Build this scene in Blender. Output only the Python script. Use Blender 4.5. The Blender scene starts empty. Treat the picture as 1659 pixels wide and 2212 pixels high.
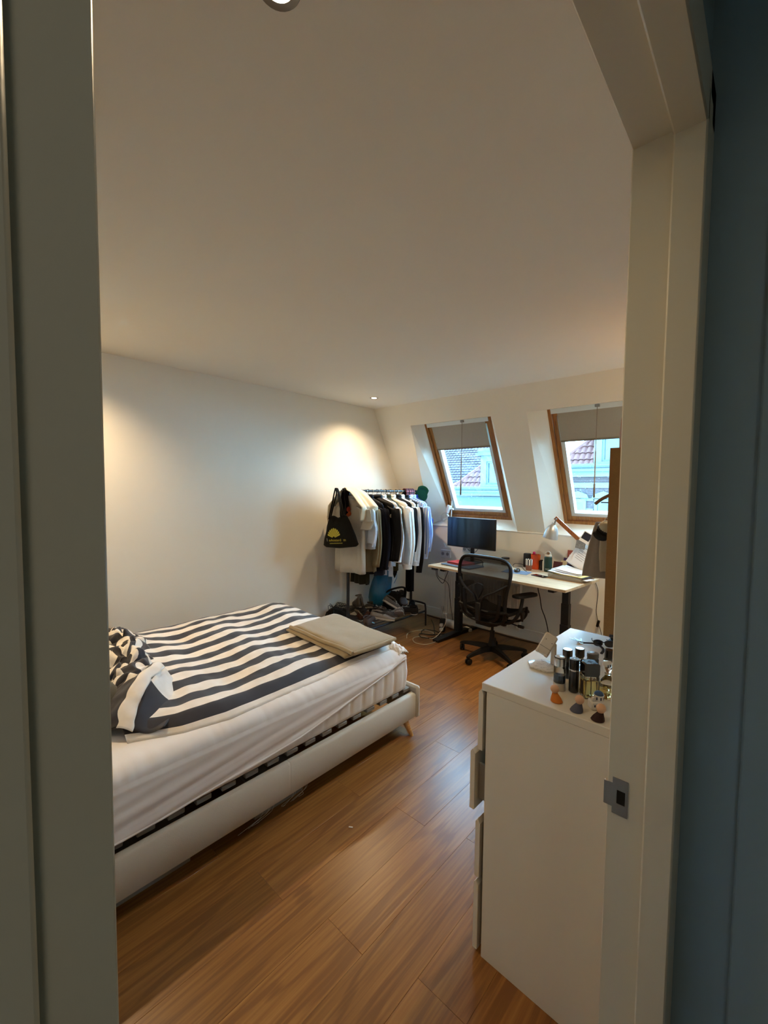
import bpy, math, random
from mathutils import Matrix, Vector, noise
R = math.radians
pi = math.pi
C = bpy.context.scene.collection

# ------------------------------------------------------------------ camera, sky, exposure, daylight
FPX, YAW, PITCH, ROLL, EYE = 916.13, R(42.458), R(3.123), R(-0.542), 1.67
def setup_camera():
    f = Vector((-math.sin(YAW)*math.cos(PITCH), math.cos(YAW)*math.cos(PITCH), -math.sin(PITCH)))
    r = Vector((math.cos(YAW), math.sin(YAW), 0)); d = f.cross(r)
    r2 = r*math.cos(ROLL) + d*math.sin(ROLL); d2 = d*math.cos(ROLL) - r*math.sin(ROLL)
    u = -d2
    cd = bpy.data.cameras.new('camera'); co = bpy.data.objects.new('camera', cd); C.objects.link(co)
    co.matrix_world = Matrix(((r2.x, u.x, -f.x, 0), (r2.y, u.y, -f.y, 0), (r2.z, u.z, -f.z, EYE), (0, 0, 0, 1)))
    cd.sensor_fit = 'HORIZONTAL'; cd.sensor_width = 36; cd.lens = FPX/1659*36
    cd.clip_start = 0.004; cd.clip_end = 200
    bpy.context.scene.camera = co
setup_camera()
w = bpy.data.worlds.new('overcast_sky'); bpy.context.scene.world = w; w.use_nodes = True
bg = w.node_tree.nodes['Background']; bg.inputs[0].default_value = (0.32, 0.68, 1.0, 1); bg.inputs[1].default_value = 18.0
vs = bpy.context.scene.view_settings
vs.view_transform = 'Standard'; vs.look = 'None'; vs.exposure = 0.92; vs.gamma = 1.0; vs.use_curve_mapping = False
DOWNLIGHT_W = 64.0        # each recessed ceiling spot (the dim ones take a share)
HALL_W = 1.9              # unseen fill light added to brighten the landing
WARM = (1.0, 0.74, 0.44)

# ------------------------------------------------------------------ helpers
def hexc(h, a=1.0):
    h = h.lstrip('#'); o = []
    for i in (0, 2, 4):
        c = int(h[i:i+2], 16)/255
        o.append(c/12.92 if c <= 0.04045 else ((c+0.055)/1.055)**2.4)
    return (*o, a)
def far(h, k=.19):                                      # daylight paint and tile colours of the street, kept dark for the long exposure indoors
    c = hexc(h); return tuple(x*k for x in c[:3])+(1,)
MATS = {}
def mat(name, col, rough=0.6, metal=0.0, vary=0.06, scale=20.0, bump=0.0, bscale=None, spec=0.5, trans=0.0, sheen=0.0, coat=0.0, alpha=1.0, sss=0.0):
    """Principled material whose colour drifts a little with noise and that may carry fine relief."""
    if name in MATS: return MATS[name]
    m = bpy.data.materials.new(name); m.use_nodes = True; n = m.node_tree.nodes; l = m.node_tree.links
    b = n['Principled BSDF']; c = hexc(col) if isinstance(col, str) else col
    tc = n.new('ShaderNodeTexCoord'); nz = n.new('ShaderNodeTexNoise'); nz.inputs['Scale'].default_value = scale
    nz.inputs['Detail'].default_value = 4
    l.new(tc.outputs['Object'], nz.inputs['Vector'])
    mx = n.new('ShaderNodeMix'); mx.data_type = 'RGBA'
    mx.inputs[6].default_value = tuple(min(1, x*(1-vary)) for x in c[:3])+(1,)
    mx.inputs[7].default_value = tuple(min(1, x*(1+vary)) for x in c[:3])+(1,)
    l.new(nz.outputs['Fac'], mx.inputs[0]); l.new(mx.outputs[2], b.inputs['Base Color'])
    b.inputs['Roughness'].default_value = rough; b.inputs['Metallic'].default_value = metal
    b.inputs['Specular IOR Level'].default_value = spec
    b.inputs['Transmission Weight'].default_value = trans
    b.inputs['Sheen Weight'].default_value = sheen; b.inputs['Coat Weight'].default_value = coat
    b.inputs['Alpha'].default_value = alpha
    if bump:
        n2 = n.new('ShaderNodeTexNoise'); n2.inputs['Scale'].default_value = bscale or scale*4; n2.inputs['Detail'].default_value = 3
        l.new(tc.outputs['Object'], n2.inputs['Vector'])
        bp = n.new('ShaderNodeBump'); bp.inputs['Strength'].default_value = bump; bp.inputs['Distance'].default_value = 0.01
        l.new(n2.outputs['Fac'], bp.inputs['Height']); l.new(bp.outputs['Normal'], b.inputs['Normal'])
    MATS[name] = m; return m
def nodes_of(m): return m.node_tree.nodes, m.node_tree.links, m.node_tree.nodes['Principled BSDF']
def ramp(n, stops, interp='LINEAR'):
    r = n.new('ShaderNodeValToRGB'); r.color_ramp.interpolation = interp
    e = r.color_ramp.elements
    e[0].position, e[0].color = stops[0]; e[1].position, e[1].color = stops[-1]
    for p, c in stops[1:-1]:
        x = e.new(p); x.color = c
    return r
def glass_mat(name, tint=(1, 1, 1, 1), gloss=0.08, rough=0.02):
    if name in MATS: return MATS[name]
    m = bpy.data.materials.new(name); m.use_nodes = True; n = m.node_tree.nodes; l = m.node_tree.links; n.clear()
    o = n.new('ShaderNodeOutputMaterial'); t = n.new('ShaderNodeBsdfTransparent'); g = n.new('ShaderNodeBsdfGlossy')
    t.inputs[0].default_value = tint; g.inputs['Roughness'].default_value = rough
    fr = n.new('ShaderNodeFresnel'); ge = n.new('ShaderNodeNewGeometry'); io = n.new('ShaderNodeMapRange')
    io.inputs[3].default_value = 1.45; io.inputs[4].default_value = 1/1.45; l.new(ge.outputs['Backfacing'], io.inputs[0]); l.new(io.outputs[0], fr.inputs[0])
    ad = n.new('ShaderNodeMath'); ad.operation = 'MULTIPLY'; ad.inputs[1].default_value = gloss/0.04
    l.new(fr.outputs[0], ad.inputs[0]); ad.use_clamp = True
    mx = n.new('ShaderNodeMixShader'); l.new(ad.outputs[0], mx.inputs[0]); l.new(t.outputs[0], mx.inputs[1]); l.new(g.outputs[0], mx.inputs[2])
    l.new(mx.outputs[0], o.inputs[0]); MATS[name] = m; return m

class MB:
    """collects shapes for ONE mesh"""
    def __init__(s): s.v = []; s.f = []; s.mi = []; s.uv = {}; s.M = Matrix(); s.k = 0
    def add(s, vs, fs, uvs=None):
        o = len(s.v)
        for p in vs: s.v.append(s.M @ Vector(p))
        for q in fs: s.f.append(tuple(i+o for i in q)); s.mi.append(s.k)
        if uvs:
            for i, q in enumerate(uvs): s.uv[o+i] = q
        return s
    def box(s, x0, x1, y0, y1, z0, z1, b=0.0, rot=None):
        if b <= 0:
            v = [(x, y, z) for z in (z0, z1) for y in (y0, y1) for x in (x0, x1)]
            f = [(0, 2, 3, 1), (4, 5, 7, 6), (0, 1, 5, 4), (2, 6, 7, 3), (0, 4, 6, 2), (1, 3, 7, 5)]
            return s.add(v, f)
        b = min(b, (x1-x0)*.49, (y1-y0)*.49, (z1-z0)*.49); v = []; idx = {}
        for i, (X, sx) in enumerate(((x0, 1), (x1, -1))):
            for j, (Y, sy) in enumerate(((y0, 1), (y1, -1))):
                for k, (Z, sz) in enumerate(((z0, 1), (z1, -1))):
                    for a in range(3):
                        idx[i, j, k, a] = len(v)
                        v.append((X+(0 if a == 0 else sx*b), Y+(0 if a == 1 else sy*b), Z+(0 if a == 2 else sz*b)))
        g = lambda i, j, k, a: idx[i, j, k, a]; f = []
        for i in (0, 1): q = [g(i, 0, 0, 0), g(i, 1, 0, 0), g(i, 1, 1, 0), g(i, 0, 1, 0)]; f.append(tuple(q if i else q[::-1]))
        for j in (0, 1): q = [g(0, j, 0, 1), g(1, j, 0, 1), g(1, j, 1, 1), g(0, j, 1, 1)]; f.append(tuple(q[::-1] if j else q))
        for k in (0, 1): q = [g(0, 0, k, 2), g(1, 0, k, 2), g(1, 1, k, 2), g(0, 1, k, 2)]; f.append(tuple(q if k else q[::-1]))
        for j in (0, 1):
            for k in (0, 1): f.append((g(0, j, k, 1), g(1, j, k, 1), g(1, j, k, 2), g(0, j, k, 2)))
        for i in (0, 1):
            for k in (0, 1): f.append((g(i, 0, k, 0), g(i, 1, k, 0), g(i, 1, k, 2), g(i, 0, k, 2)))
        for i in (0, 1):
            for j in (0, 1): f.append((g(i, j, 0, 0), g(i, j, 1, 0), g(i, j, 1, 1), g(i, j, 0, 1)))
        for i in (0, 1):
            for j in (0, 1):
                for k in (0, 1): f.append((g(i, j, k, 0), g(i, j, k, 1), g(i, j, k, 2)))
        return s.add(v, f)
    def loft(s, rings, c0=True, c1=True, closed=True, uvs=None):
        n = len(rings[0]); v = [p for r in rings for p in r]; f = []
        for i in range(len(rings)-1):
            for j in range(n if closed else n-1):
                k = (j+1) % n
                f.append((i*n+j, i*n+k, (i+1)*n+k, (i+1)*n+j))
        if closed and c0: f.append(tuple(range(n))[::-1])
        if closed and c1: f.append(tuple((len(rings)-1)*n+j for j in range(n)))
        return s.add(v, f, uvs)
    def lathe(s, prof, n=20, at=(0, 0, 0), ax='z'):
        rings = []
        for r, z in prof:
            ring = []
            for j in range(n):
                a = 2*pi*j/n; p = (max(r, 1e-4)*math.cos(a), max(r, 1e-4)*math.sin(a), z)
                if ax == 'x': p = (p[2], p[0], p[1])
                if ax == 'y': p = (p[1], p[2], p[0])
                ring.append((p[0]+at[0], p[1]+at[1], p[2]+at[2]))
            rings.append(ring)
        return s.loft(rings)
    def tube(s, path, r, n=8, rs=None, closed=False, flat=1.0):
        P = [Vector(p) for p in path]; rings = []; m = len(P); up = None
        for i in range(m):
            a = P[(i-1) % m] if (closed or i > 0) else P[i]; b = P[(i+1) % m] if (closed or i < m-1) else P[i]
            t = (b-a).normalized()
            if up is None:
                up = Vector((0, 0, 1)) if abs(t.z) < .9 else Vector((1, 0, 0))
            up = (up - t*up.dot(t)).normalized(); sd = t.cross(up); q = rs[i] if rs else r
            rings.append([P[i] + (sd*math.cos(2*pi*j/n) + up*math.sin(2*pi*j/n)*flat)*q for j in range(n)])
        if closed: rings.append(rings[0]); return s.loft(rings, False, False)
        return s.loft(rings)
    def sphere(s, c, r, n=14, m=8, sc=(1, 1, 1)):
        return s.loft([[(c[0]+sc[0]*r*math.sin(pi*(i+.02)/(m+.04))*math.cos(2*pi*j/n), c[1]+sc[1]*r*math.sin(pi*(i+.02)/(m+.04))*math.sin(2*pi*j/n), c[2]-sc[2]*r*math.cos(pi*(i+.02)/(m+.04))) for j in range(n)] for i in range(m+1)])
    def grid(s, fn, nu, nv, uv=None):
        v = []; u_ = []
        for i in range(nu+1):
            for j in range(nv+1):
                v.append(fn(i/nu, j/nv)); u_.append(uv(i/nu, j/nv) if uv else (i/nu, j/nv))
        f = [(i*(nv+1)+j, (i+1)*(nv+1)+j, (i+1)*(nv+1)+j+1, i*(nv+1)+j+1) for i in range(nu) for j in range(nv)]
        return s.add(v, f, u_)
    def prism(s, pts, z0, z1):
        n = len(pts)
        return s.loft([[(x, y, z0) for x, y in pts], [(x, y, z1) for x, y in pts]])
    def mesh(s, name, mats, smooth=True, ang=38):
        me = bpy.data.meshes.new(name); me.from_pydata([tuple(p) for p in s.v], [], s.f)
        for m in (mats if isinstance(mats, (list, tuple)) else [mats]): me.materials.append(m)
        me.polygons.foreach_set('material_index', s.mi)
        if s.uv:
            ul = me.uv_layers.new(name='UVMap')
            for lp in me.loops: ul.data[lp.index].uv = s.uv.get(lp.vertex_index, (0, 0))
        import bmesh
        bm = bmesh.new(); bm.from_mesh(me); bmesh.ops.recalc_face_normals(bm, faces=bm.faces); bm.to_mesh(me); bm.free()
        if smooth:
            me.polygons.foreach_set('use_smooth', [True]*len(me.polygons)); me.set_sharp_from_angle(angle=R(ang))
        return me
def obj(name, mb, mats, parent=None, loc=None, rot=None, smooth=True, ang=38, label=None, kind=None, solid=0.0):
    o = bpy.data.objects.new(name, mb.mesh(name, mats, smooth, ang) if isinstance(mb, MB) else mb); C.objects.link(o)
    if parent: o.parent = parent
    if loc: o.location = loc
    if rot: o.rotation_euler = rot
    if label: o['label'] = label
    if kind: o['kind'] = kind
    if solid:
        md = o.modifiers.new('thickness', 'SOLIDIFY'); md.thickness = solid; md.offset = 0
    return o
def thing(name, label, cat, loc=(0, 0, 0), rz=0.0, group=None, rot=None):
    o = bpy.data.objects.new(name, None); C.objects.link(o); o.empty_display_size = .05
    o.location = loc; o.rotation_euler = rot or (0, 0, rz); o['label'] = label; o['category'] = cat
    if group: o['group'] = group
    return o
def tag(o, label, cat, group=None):
    o['label'] = label; o['category'] = cat
    if group: o['group'] = group
    return o
def struct(name, mb, m, **k):
    return obj(name, mb, m, kind='structure', **k)
def copy_tree(o, parent=None):
    c = o.copy(); C.objects.link(c); c.parent = parent
    for ch in list(o.children): copy_tree(ch, c)
    return c
def arc(c, r, a0, a1, n, plane='xz'):
    o = []
    for i in range(n+1):
        a = R(a0+(a1-a0)*i/n); p, q = r*math.cos(a), r*math.sin(a)
        o.append({'xz': (c[0]+p, c[1], c[2]+q), 'xy': (c[0]+p, c[1]+q, c[2]), 'yz': (c[0], c[1]+p, c[2]+q)}[plane])
    return o
def smooth_path(pts, k=6):
    P = [Vector(p) for p in pts]; o = []
    for i in range(len(P)-1):
        a = P[max(i-1, 0)]; b = P[i]; c = P[i+1]; d = P[min(i+2, len(P)-1)]
        for j in range(k):
            t = j/k
            o.append(.5*((2*b)+(c-a)*t+(2*a-5*b+4*c-d)*t*t+(3*b-a-3*c+d)*t**3))
    o.append(P[-1]); return o
def nz(x, y, z=0.0): return noise.noise(Vector((x, y, z)))

# ------------------------------------------------------------------ materials of the room
M_wall = mat('wall_paint', '#e6e0d2', .75, vary=.02, scale=6, bump=.06, bscale=220)
M_ceil = mat('ceiling_paint', '#e4dfd4', .8, vary=.015, scale=3, bump=.03, bscale=200)
M_white = mat('white_lacquer', '#e9e6de', .38, vary=.02)
M_frame = mat('door_frame_paint', '#d9d2bf', .32, vary=.02, scale=8, bump=.03, bscale=60)
M_hall = mat('hall_paint', '#8ea3a9', .6, vary=.03, scale=5)
M_black = mat('black_metal', '#0a0a0b', .5, vary=.1, spec=.35)
M_blackpl = mat('black_plastic', '#09090a', .5, vary=.1, spec=.35)
M_steel = mat('brushed_steel', '#8f8d88', .35, .9, vary=.06, scale=40)
M_chrome = mat('chrome', '#d8d8d8', .12, 1.0, vary=.02)
def oak(name, c0, c1, c2, rough=.38, sx=9.0, sy=0.9, fine=18):
    m = mat(name, c1, rough, spec=.42); n, l, b = nodes_of(m)
    tc = n.new('ShaderNodeTexCoord'); oi = n.new('ShaderNodeObjectInfo')
    sc = n.new('ShaderNodeVectorMath'); sc.operation = 'SCALE'; sc.inputs['Scale'].default_value = 31.0
    cb = n.new('ShaderNodeCombineXYZ'); l.new(oi.outputs['Random'], cb.inputs[0]); l.new(oi.outputs['Random'], cb.inputs[1])
    l.new(cb.outputs[0], sc.inputs[0])
    ad = n.new('ShaderNodeVectorMath'); l.new(tc.outputs['Object'], ad.inputs[0]); l.new(sc.outputs[0], ad.inputs[1])
    mp = n.new('ShaderNodeMapping'); mp.inputs['Scale'].default_value = (sx, sy, 1); l.new(ad.outputs[0], mp.inputs[0])
    a = n.new('ShaderNodeTexNoise'); a.inputs['Scale'].default_value = 1.1; a.inputs['Detail'].default_value = 3; l.new(mp.outputs[0], a.inputs['Vector'])
    wv = n.new('ShaderNodeMath'); wv.operation = 'MULTIPLY'; wv.inputs[1].default_value = 48.0; l.new(a.outputs['Fac'], wv.inputs[0])
    s0 = n.new('ShaderNodeMath'); s0.operation = 'SINE'; l.new(wv.outputs[0], s0.inputs[0])
    sn = n.new('ShaderNodeMapRange'); sn.inputs[1].default_value = .35; sn.inputs[2].default_value = 1.0; sn.inputs[3].default_value = 0; sn.inputs[4].default_value = -2.6; l.new(s0.outputs[0], sn.inputs[0])
    mp2 = n.new('ShaderNodeMapping'); mp2.inputs['Scale'].default_value = (sx*fine, sy*fine*.28, 1); l.new(ad.outputs[0], mp2.inputs[0])
    fb = n.new('ShaderNodeTexNoise'); fb.inputs['Scale'].default_value = 1.0; fb.inputs['Detail'].default_value = 4; l.new(mp2.outputs[0], fb.inputs['Vector'])
    gm = n.new('ShaderNodeMath'); gm.operation = 'MULTIPLY_ADD'; gm.inputs[1].default_value = .085; l.new(sn.outputs[0], gm.inputs[0]); l.new(fb.outputs['Fac'], gm.inputs[2])
    r = ramp(n, [(.3, hexc(c0)), (.52, hexc(c1)), (.75, hexc(c2))]); l.new(gm.outputs[0], r.inputs[0])
    hv = n.new('ShaderNodeHueSaturation'); vr = n.new('ShaderNodeMapRange'); vr.inputs[3].default_value = .86; vr.inputs[4].default_value = 1.12
    l.new(oi.outputs['Random'], vr.inputs[0]); l.new(vr.outputs[0], hv.inputs['Value']); l.new(r.outputs[0], hv.inputs['Color'])
    l.new(hv.outputs[0], b.inputs['Base Color'])
    bp = n.new('ShaderNodeBump'); bp.inputs['Strength'].default_value = .12; bp.inputs['Distance'].default_value = .004
    l.new(gm.outputs[0], bp.inputs['Height']); l.new(bp.outputs[0], b.inputs['Normal'])
    return m
M_floor = oak('oak_plank', '#7a4f27', '#8f602f', '#a06f3a', .30, 5.0, .5)
M_pine = oak('varnished_pine', '#7d4f22', '#a06d34', '#b98549', .35, 30, 2)
M_desk = oak('pale_oak_desktop', '#b09d80', '#c0ae90', '#cdbfa4', .42, .5, 7, 6)
M_lampwood = oak('lamp_wood', '#6f3d19', '#935726', '#a96c36', .4, 20, 20)
M_legwood = oak('beech_leg', '#a97c48', '#c79a62', '#d8b27c', .4, 20, 4)

# ------------------------------------------------------------------ room shell
DY0, DY1, DH, XH = .027, .92, 2.305, -.12               # door opening, hall face of the wall
XL, XR, Y0, YB, ZC = -3.673, -0.22, -0.16, 4.53, 2.65
YC, ZL = 3.806, 1.21                                   # the back wall leans in above the ledge
SL = math.hypot(YB-YC, ZC-ZL); TS = Vector((0, -(YB-YC)/SL, (ZC-ZL)/SL)); NS = Vector((0, (ZC-ZL)/SL, (YB-YC)/SL))
def S(x, s, off=0.0):
    return Vector((x, YB, ZL)) + TS*s + NS*off
floor = bpy.data.objects.new('floor', MB().box(XL, -.1, Y0, YB, -.06, -.0065).mesh('floor', mat('floor_joint', '#6b4522', .8))); C.objects.link(floor); floor['kind'] = 'structure'
PW, PL = 0.19, 1.32
rng = random.Random(5)
plank_me = MB().box(0, PW-.0004, 0, PL-.0005, -.006, 0, .0007).mesh('plank', M_floor)
nx = int((XR-XL)/PW)+1
for i in range(nx):
    y = Y0 - (i*0.47 % 1.0)*PL
    x = XL + i*PW
    while y < YB:
        ya, yb = max(y, Y0), min(y+PL, YB); xb = min(x+PW, -.1)
        if yb-ya > .02:
            full = (yb-ya > PL-.002 and xb-x > PW-.002)
            me = plank_me if full else MB().box(0, xb-x-.0004, 0, yb-ya-.0005, -.006, 0, .0007).mesh('plank', M_floor)
            o = bpy.data.objects.new('plank', me); C.objects.link(o); o.parent = floor; o.location = (x, ya, 0)
        y += PL
T = .1
struct('wall_left', MB().box(XL-T, XL, Y0-T, YB+.2, -.06, ZC+T), M_wall)
struct('wall_front', MB().box(XL-T, XR+.1, Y0-T, Y0, -.06, ZC+T), M_wall)
struct('ceiling', MB().box(XL-T, XH, -.26, YB+.3, ZC, ZC+T).box(XH, 1.4, -1.6, 1.1, ZC, ZC+T), M_ceil)
mb = MB().box(XR, XH, DY1+.035, YB+.2, -.06, ZC).box(XR, XH, Y0-1.4, DY0-.035, -.06, ZC).box(XR, XH, DY0-.035, DY1+.035, DH+.035, ZC)
struct('wall_right', mb, [M_wall])
# back wall: knee wall and leaning upper part with two openings
W = [dict(l0=-3.30, l1=-3.18, r0=-2.105, r1=-2.125, fl=-3.11, fr=-2.235), dict(l0=-1.788, l1=-1.763, r0=-.63, r1=-.65, fl=-1.638, fr=-.763)]
ST, FB, FT, OFF = 1.35, .035, 1.297, .17                 # opening top, frame bottom/top along the slope, frame depth
mb = MB()
mb.box(XL-.05, XR+.06, YB, YB+.12, -.06, ZL-.001)
def quad(*p): mb.add(p, [(0, 1, 2, 3)])
xs = [XL-.05, W[0]['l0'], W[0]['r0'], W[1]['l0'], W[1]['r0'], XR+.1]; xt = [XL-.05, W[0]['l1'], W[0]['r1'], W[1]['l1'], W[1]['r1'], XR+.1]
for i in (0, 2, 4): quad(S(xs[i], 0), S(xs[i+1], 0), S(xt[i+1], ST), S(xt[i], ST))
for i in range(5): quad(S(xt[i], ST), S(xt[i+1], ST), S(xt[i+1], SL+.02), S(xt[i], SL+.02))
for i in (0, 2, 4):                                     # roof build-up behind, shuts out the sky
    a = xs[i]-.0 if i == 0 else W[i//2-1]['fr']+.0; b = W[i//2]['fl'] if i < 4 else XR+.1
    quad(S(a, -.1, .3), S(b, -.1, .3), S(b, SL+.2, .3), S(a, SL+.2, .3))
quad(S(XL-.05, 1.30, .3), S(XR+.1, 1.30, .3), S(XR+.1, SL+.2, .3), S(XL-.05, SL+.2, .3))
for q in W:                                             # splayed plaster reveals round each window
    a = [S(q['l0'], 0), S(q['r0'], 0), S(q['r1'], ST), S(q['l1'], ST)]
    b = [S(q['fl'], FB, OFF), S(q['fr'], FB, OFF), S(q['fr'], FT, OFF), S(q['fl'], FT, OFF)]
    c = [S(q['fl'], FB, .31), S(q['fr'], FB, .31), S(q['fr'], FT, .31), S(q['fl'], FT, .31)]
    for i in range(4):
        j = (i+1) % 4; quad(a[i], a[j], b[j], b[i]); quad(b[i], b[j], c[j], c[i])
struct('wall_back', mb, M_wall, smooth=False)
struct('trim_1', MB().box(XL, XR, YB-.008, YB+.004, ZL-.016, ZL, .004), M_white)
struct('baseboard_back', MB().box(XL, XR, YB-.015, YB, 0, .12, .004), M_white)
struct('baseboard_left', MB().box(XL, XL+.015, Y0, YB-.015, 0, .12, .004), M_white)
struct('baseboard_right', MB().box(XR-.015, XR, 1.0, YB-.015, 0, .12, .004), M_white)
# landing outside the room
HY = 1.0                                                 # the landing's end wall meets the casing
struct('wall_hall_far', MB().box(1.3, 1.4, -1.6, HY+.1, -.06, ZC), M_hall)
struct('wall_hall_end', MB().box(XH, 1.4, HY, HY+.1, -.06, ZC), M_hall)
struct('wall_hall_near', MB().box(XH, 1.4, -1.6, -1.5, -.06, ZC), M_hall)
struct('wall_hall_side', MB().box(XH, XH+.004, -1.5, -.06, 0, ZC).box(XH, XH+.004, -.06, HY, DH+.09, ZC), M_hall)
struct('floor_hall', MB().box(-.1, 1.3, -1.5, HY, -.06, 0), mat('hall_floor', '#7a5a3a', .5))
# door frame: rebated jambs and head, hall-side casing
f = MB()
XS, XJ = -.155, -.106                                    # stop edge, hall face of the frame
f.box(XR-.002, XS, DY1+.002, DY1+.04, 0, DH+.04, .002).box(XS, XJ, DY1-.013, DY1+.04, 0, DH+.04, .003)
f.box(XR-.002, XS, DY0-.04, DY0-.002, 0, DH+.04, .002).box(XS, XJ, DY0-.016, DY0, 0, DH+.04, .0006)
f.box(XR-.002, XS, DY0-.04, DY1+.04, DH+.002, DH+.04, .002).box(XS, XJ, DY0-.02, DY1+.0, DH-.015, DH+.04, .003)
struct('trim_2', f, M_frame)
f = MB().box(XH, XJ-.001, DY1+.012, HY-.001, 0, DH+.085, .002).box(XH, XJ+.004, -.06, DY0-.0145, 0, DH+.085, .0010).box(XH, XJ-.001, -.06, HY-.001, DH+.012, DH+.085, .002)
struct('trim_3', f, M_frame)
struct('trim_4', MB().box(-.022, .06, HY-.012, HY, 0, 2.2, .003), M_hall)       # casing of the next door on the landing
# strike plate
sp = thing('strike_plate', 'steel latch strike plate screwed into the white door frame', 'latch plate', (XR, DY1+.0015, 1.06))
m = MB()
m.box(.008, .036, -.0015, 0, -.037, -.014).box(.008, .036, -.0015, 0, .014, .037).box(.008, .016, -.0015, 0, -.014, .014).box(.031, .036, -.0015, 0, -.014, .014)
m.box(-.006, .008, -.0015, 0, -.024, .024).box(-.0075, -.0055, -.0015, .004, -.024, .024)
obj('plate', m, M_steel, sp)
obj('latch_hole', MB().box(.016, .031, -.0008, .0, -.014, .014), mat('hole_black', '#050403', .9), sp)
for z in (-.029, .029): obj('screw', MB().lathe([(.0028, 0), (.0024, .0010), (.0, .0012)], 10, (.022, -.0013, z), 'y'), M_chrome, sp)
obj('screw', MB().lathe([(.0028, 0), (.0024, .0010), (.0, .0012)], 10, (.002, -.0013, 0), 'y'), M_chrome, sp)
# the open door leaf, swung in against the near wall
d = struct('door_1', MB().box(-.87, 0, -.02, .02, .008, DH-.006, .002), M_white, loc=(XR-.02, -.035, 0), rot=(0, 0, R(3)))
obj('door_handle', MB().tube([(-.81, .02, 1.05), (-.81, .055, 1.05)], .01).tube([(-.81, .055, 1.05), (-.70, .06, 1.05)], .009), M_steel, d)

# ------------------------------------------------------------------ roof windows
M_sash = mat('sash_white', '#d3dcdc', .4, vary=.02)
M_blind = mat('blind_cloth', '#a59f92', .85, vary=.04, scale=60, bump=.1, bscale=500)
M_pane = glass_mat('window_glass')
M_drop = glass_mat('rain_water', (.93, .97, 1, 1), .5)
M_rod = mat('rod_grey', '#8d8376', .5, .2)
def slope_bar(mb, x0, x1, s0, s1, o0, o1):
    P = [S(x, s, o) for o in (o0, o1) for s in (s0, s1) for x in (x0, x1)]
    mb.add(P, [(0, 2, 3, 1), (4, 5, 7, 6), (0, 1, 5, 4), (2, 6, 7, 3), (0, 4, 6, 2), (1, 3, 7, 5)]); return mb
for wi, q in enumerate(W):
    a, b = q['fl'], q['fr']
    m = MB()
    slope_bar(m, a, a+.032, FB, FT, OFF-.0, OFF+.12); slope_bar(m, b-.032, b, FB, FT, OFF, OFF+.12)
    slope_bar(m, a+.032, b-.032, FB, FB+.03, OFF, OFF+.12); slope_bar(m, a+.032, b-.032, FT-.03, FT, OFF, OFF+.12)
    win = struct('window_%d' % (wi+1), m, M_pine, smooth=False)
    m = MB()
    slope_bar(m, a+.036, a+.072, FB+.034, FT-.034, OFF+.02, OFF+.11); slope_bar(m, b-.072, b-.036, FB+.034, FT-.034, OFF+.02, OFF+.11)
    slope_bar(m, a+.072, b-.072, FB+.034, FB+.075, OFF+.02, OFF+.11); slope_bar(m, a+.072, b-.072, FT-.075, FT-.034, OFF+.02, OFF+.11)
    obj('sash', m, M_pine, win, smooth=False)
    m = MB(); g0 = FB+.075
    slope_bar(m, a+.073, a+.112, g0, FT-.076, OFF+.035, OFF+.10); slope_bar(m, b-.112, b-.073, g0, FT-.076, OFF+.035, OFF+.10)
    slope_bar(m, a+.112, b-.112, g0, g0+.038, OFF+.035, OFF+.10); slope_bar(m, a+.112, b-.112, FT-.11, FT-.076, OFF+.035, OFF+.10)
    obj('glazing_bead', m, M_sash, win, smooth=False)
    obj('pane', slope_bar(MB(), a+.112, b-.112, g0+.038, FT-.11, OFF+.075, OFF+.081), M_pane, win, smooth=False)
    r2 = random.Random(11+wi); m = MB()
    for _ in range(330):
        x = a+.13+(b-a-.26)*(r2.random()**1.6 if r2.random() < .6 else r2.random()); s = g0+.05+(.88)*r2.random(); rr = .0012+.0028*r2.random()**2
        c = S(x, s, OFF+.083)
        m.lathe([(rr, 0), (rr*.7, rr*.5), (.0002, rr*.7)], 6, c, 'y')
    obj('raindrops', m, M_drop, win, kind='stuff')
    bl = MB()
    slope_bar(bl, a+.086, b-.086, .965, 1.262, OFF+.010, OFF+.013)
    blo = obj('roller_blind', bl, M_blind, win, smooth=False)
    m = MB(); slope_bar(m, a+.086, b-.086, .955, .972, OFF+.006, OFF+.018); obj('blind_bar', m, mat('blind_bar', '#77705f', .6), blo, smooth=False)
    m = MB(); slope_bar(m, a+.034, b-.034, 1.252, FT+.001, OFF-.008, OFF+.03); obj('blind_case', m, M_sash, win, smooth=False)
    tp = S((a+b)/2+.09 if wi == 0 else (a+b)/2+.015, 1.285, OFF-.012)
    rod = obj('control_rod', MB().tube([tp, tp+Vector((0, 0, -.40))], .0032).tube([tp+Vector((0, 0, -.40)), tp+Vector((0, 0, -.70))], .0055), M_rod, win)
    obj('rod_grip', MB().lathe([(.006, 0), (.0085, .004), (.0085, .12), (.006, .125)], 10, (tp.x, tp.y, tp.z-.82)), mat('rod_grip', '#6b6259', .5), rod)
    obj('rod_hook', MB().box(tp.x-.02, tp.x+.02, tp.y-.01, tp.y+.012, tp.z-.012, tp.z+.012, .003), M_steel, rod)

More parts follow.
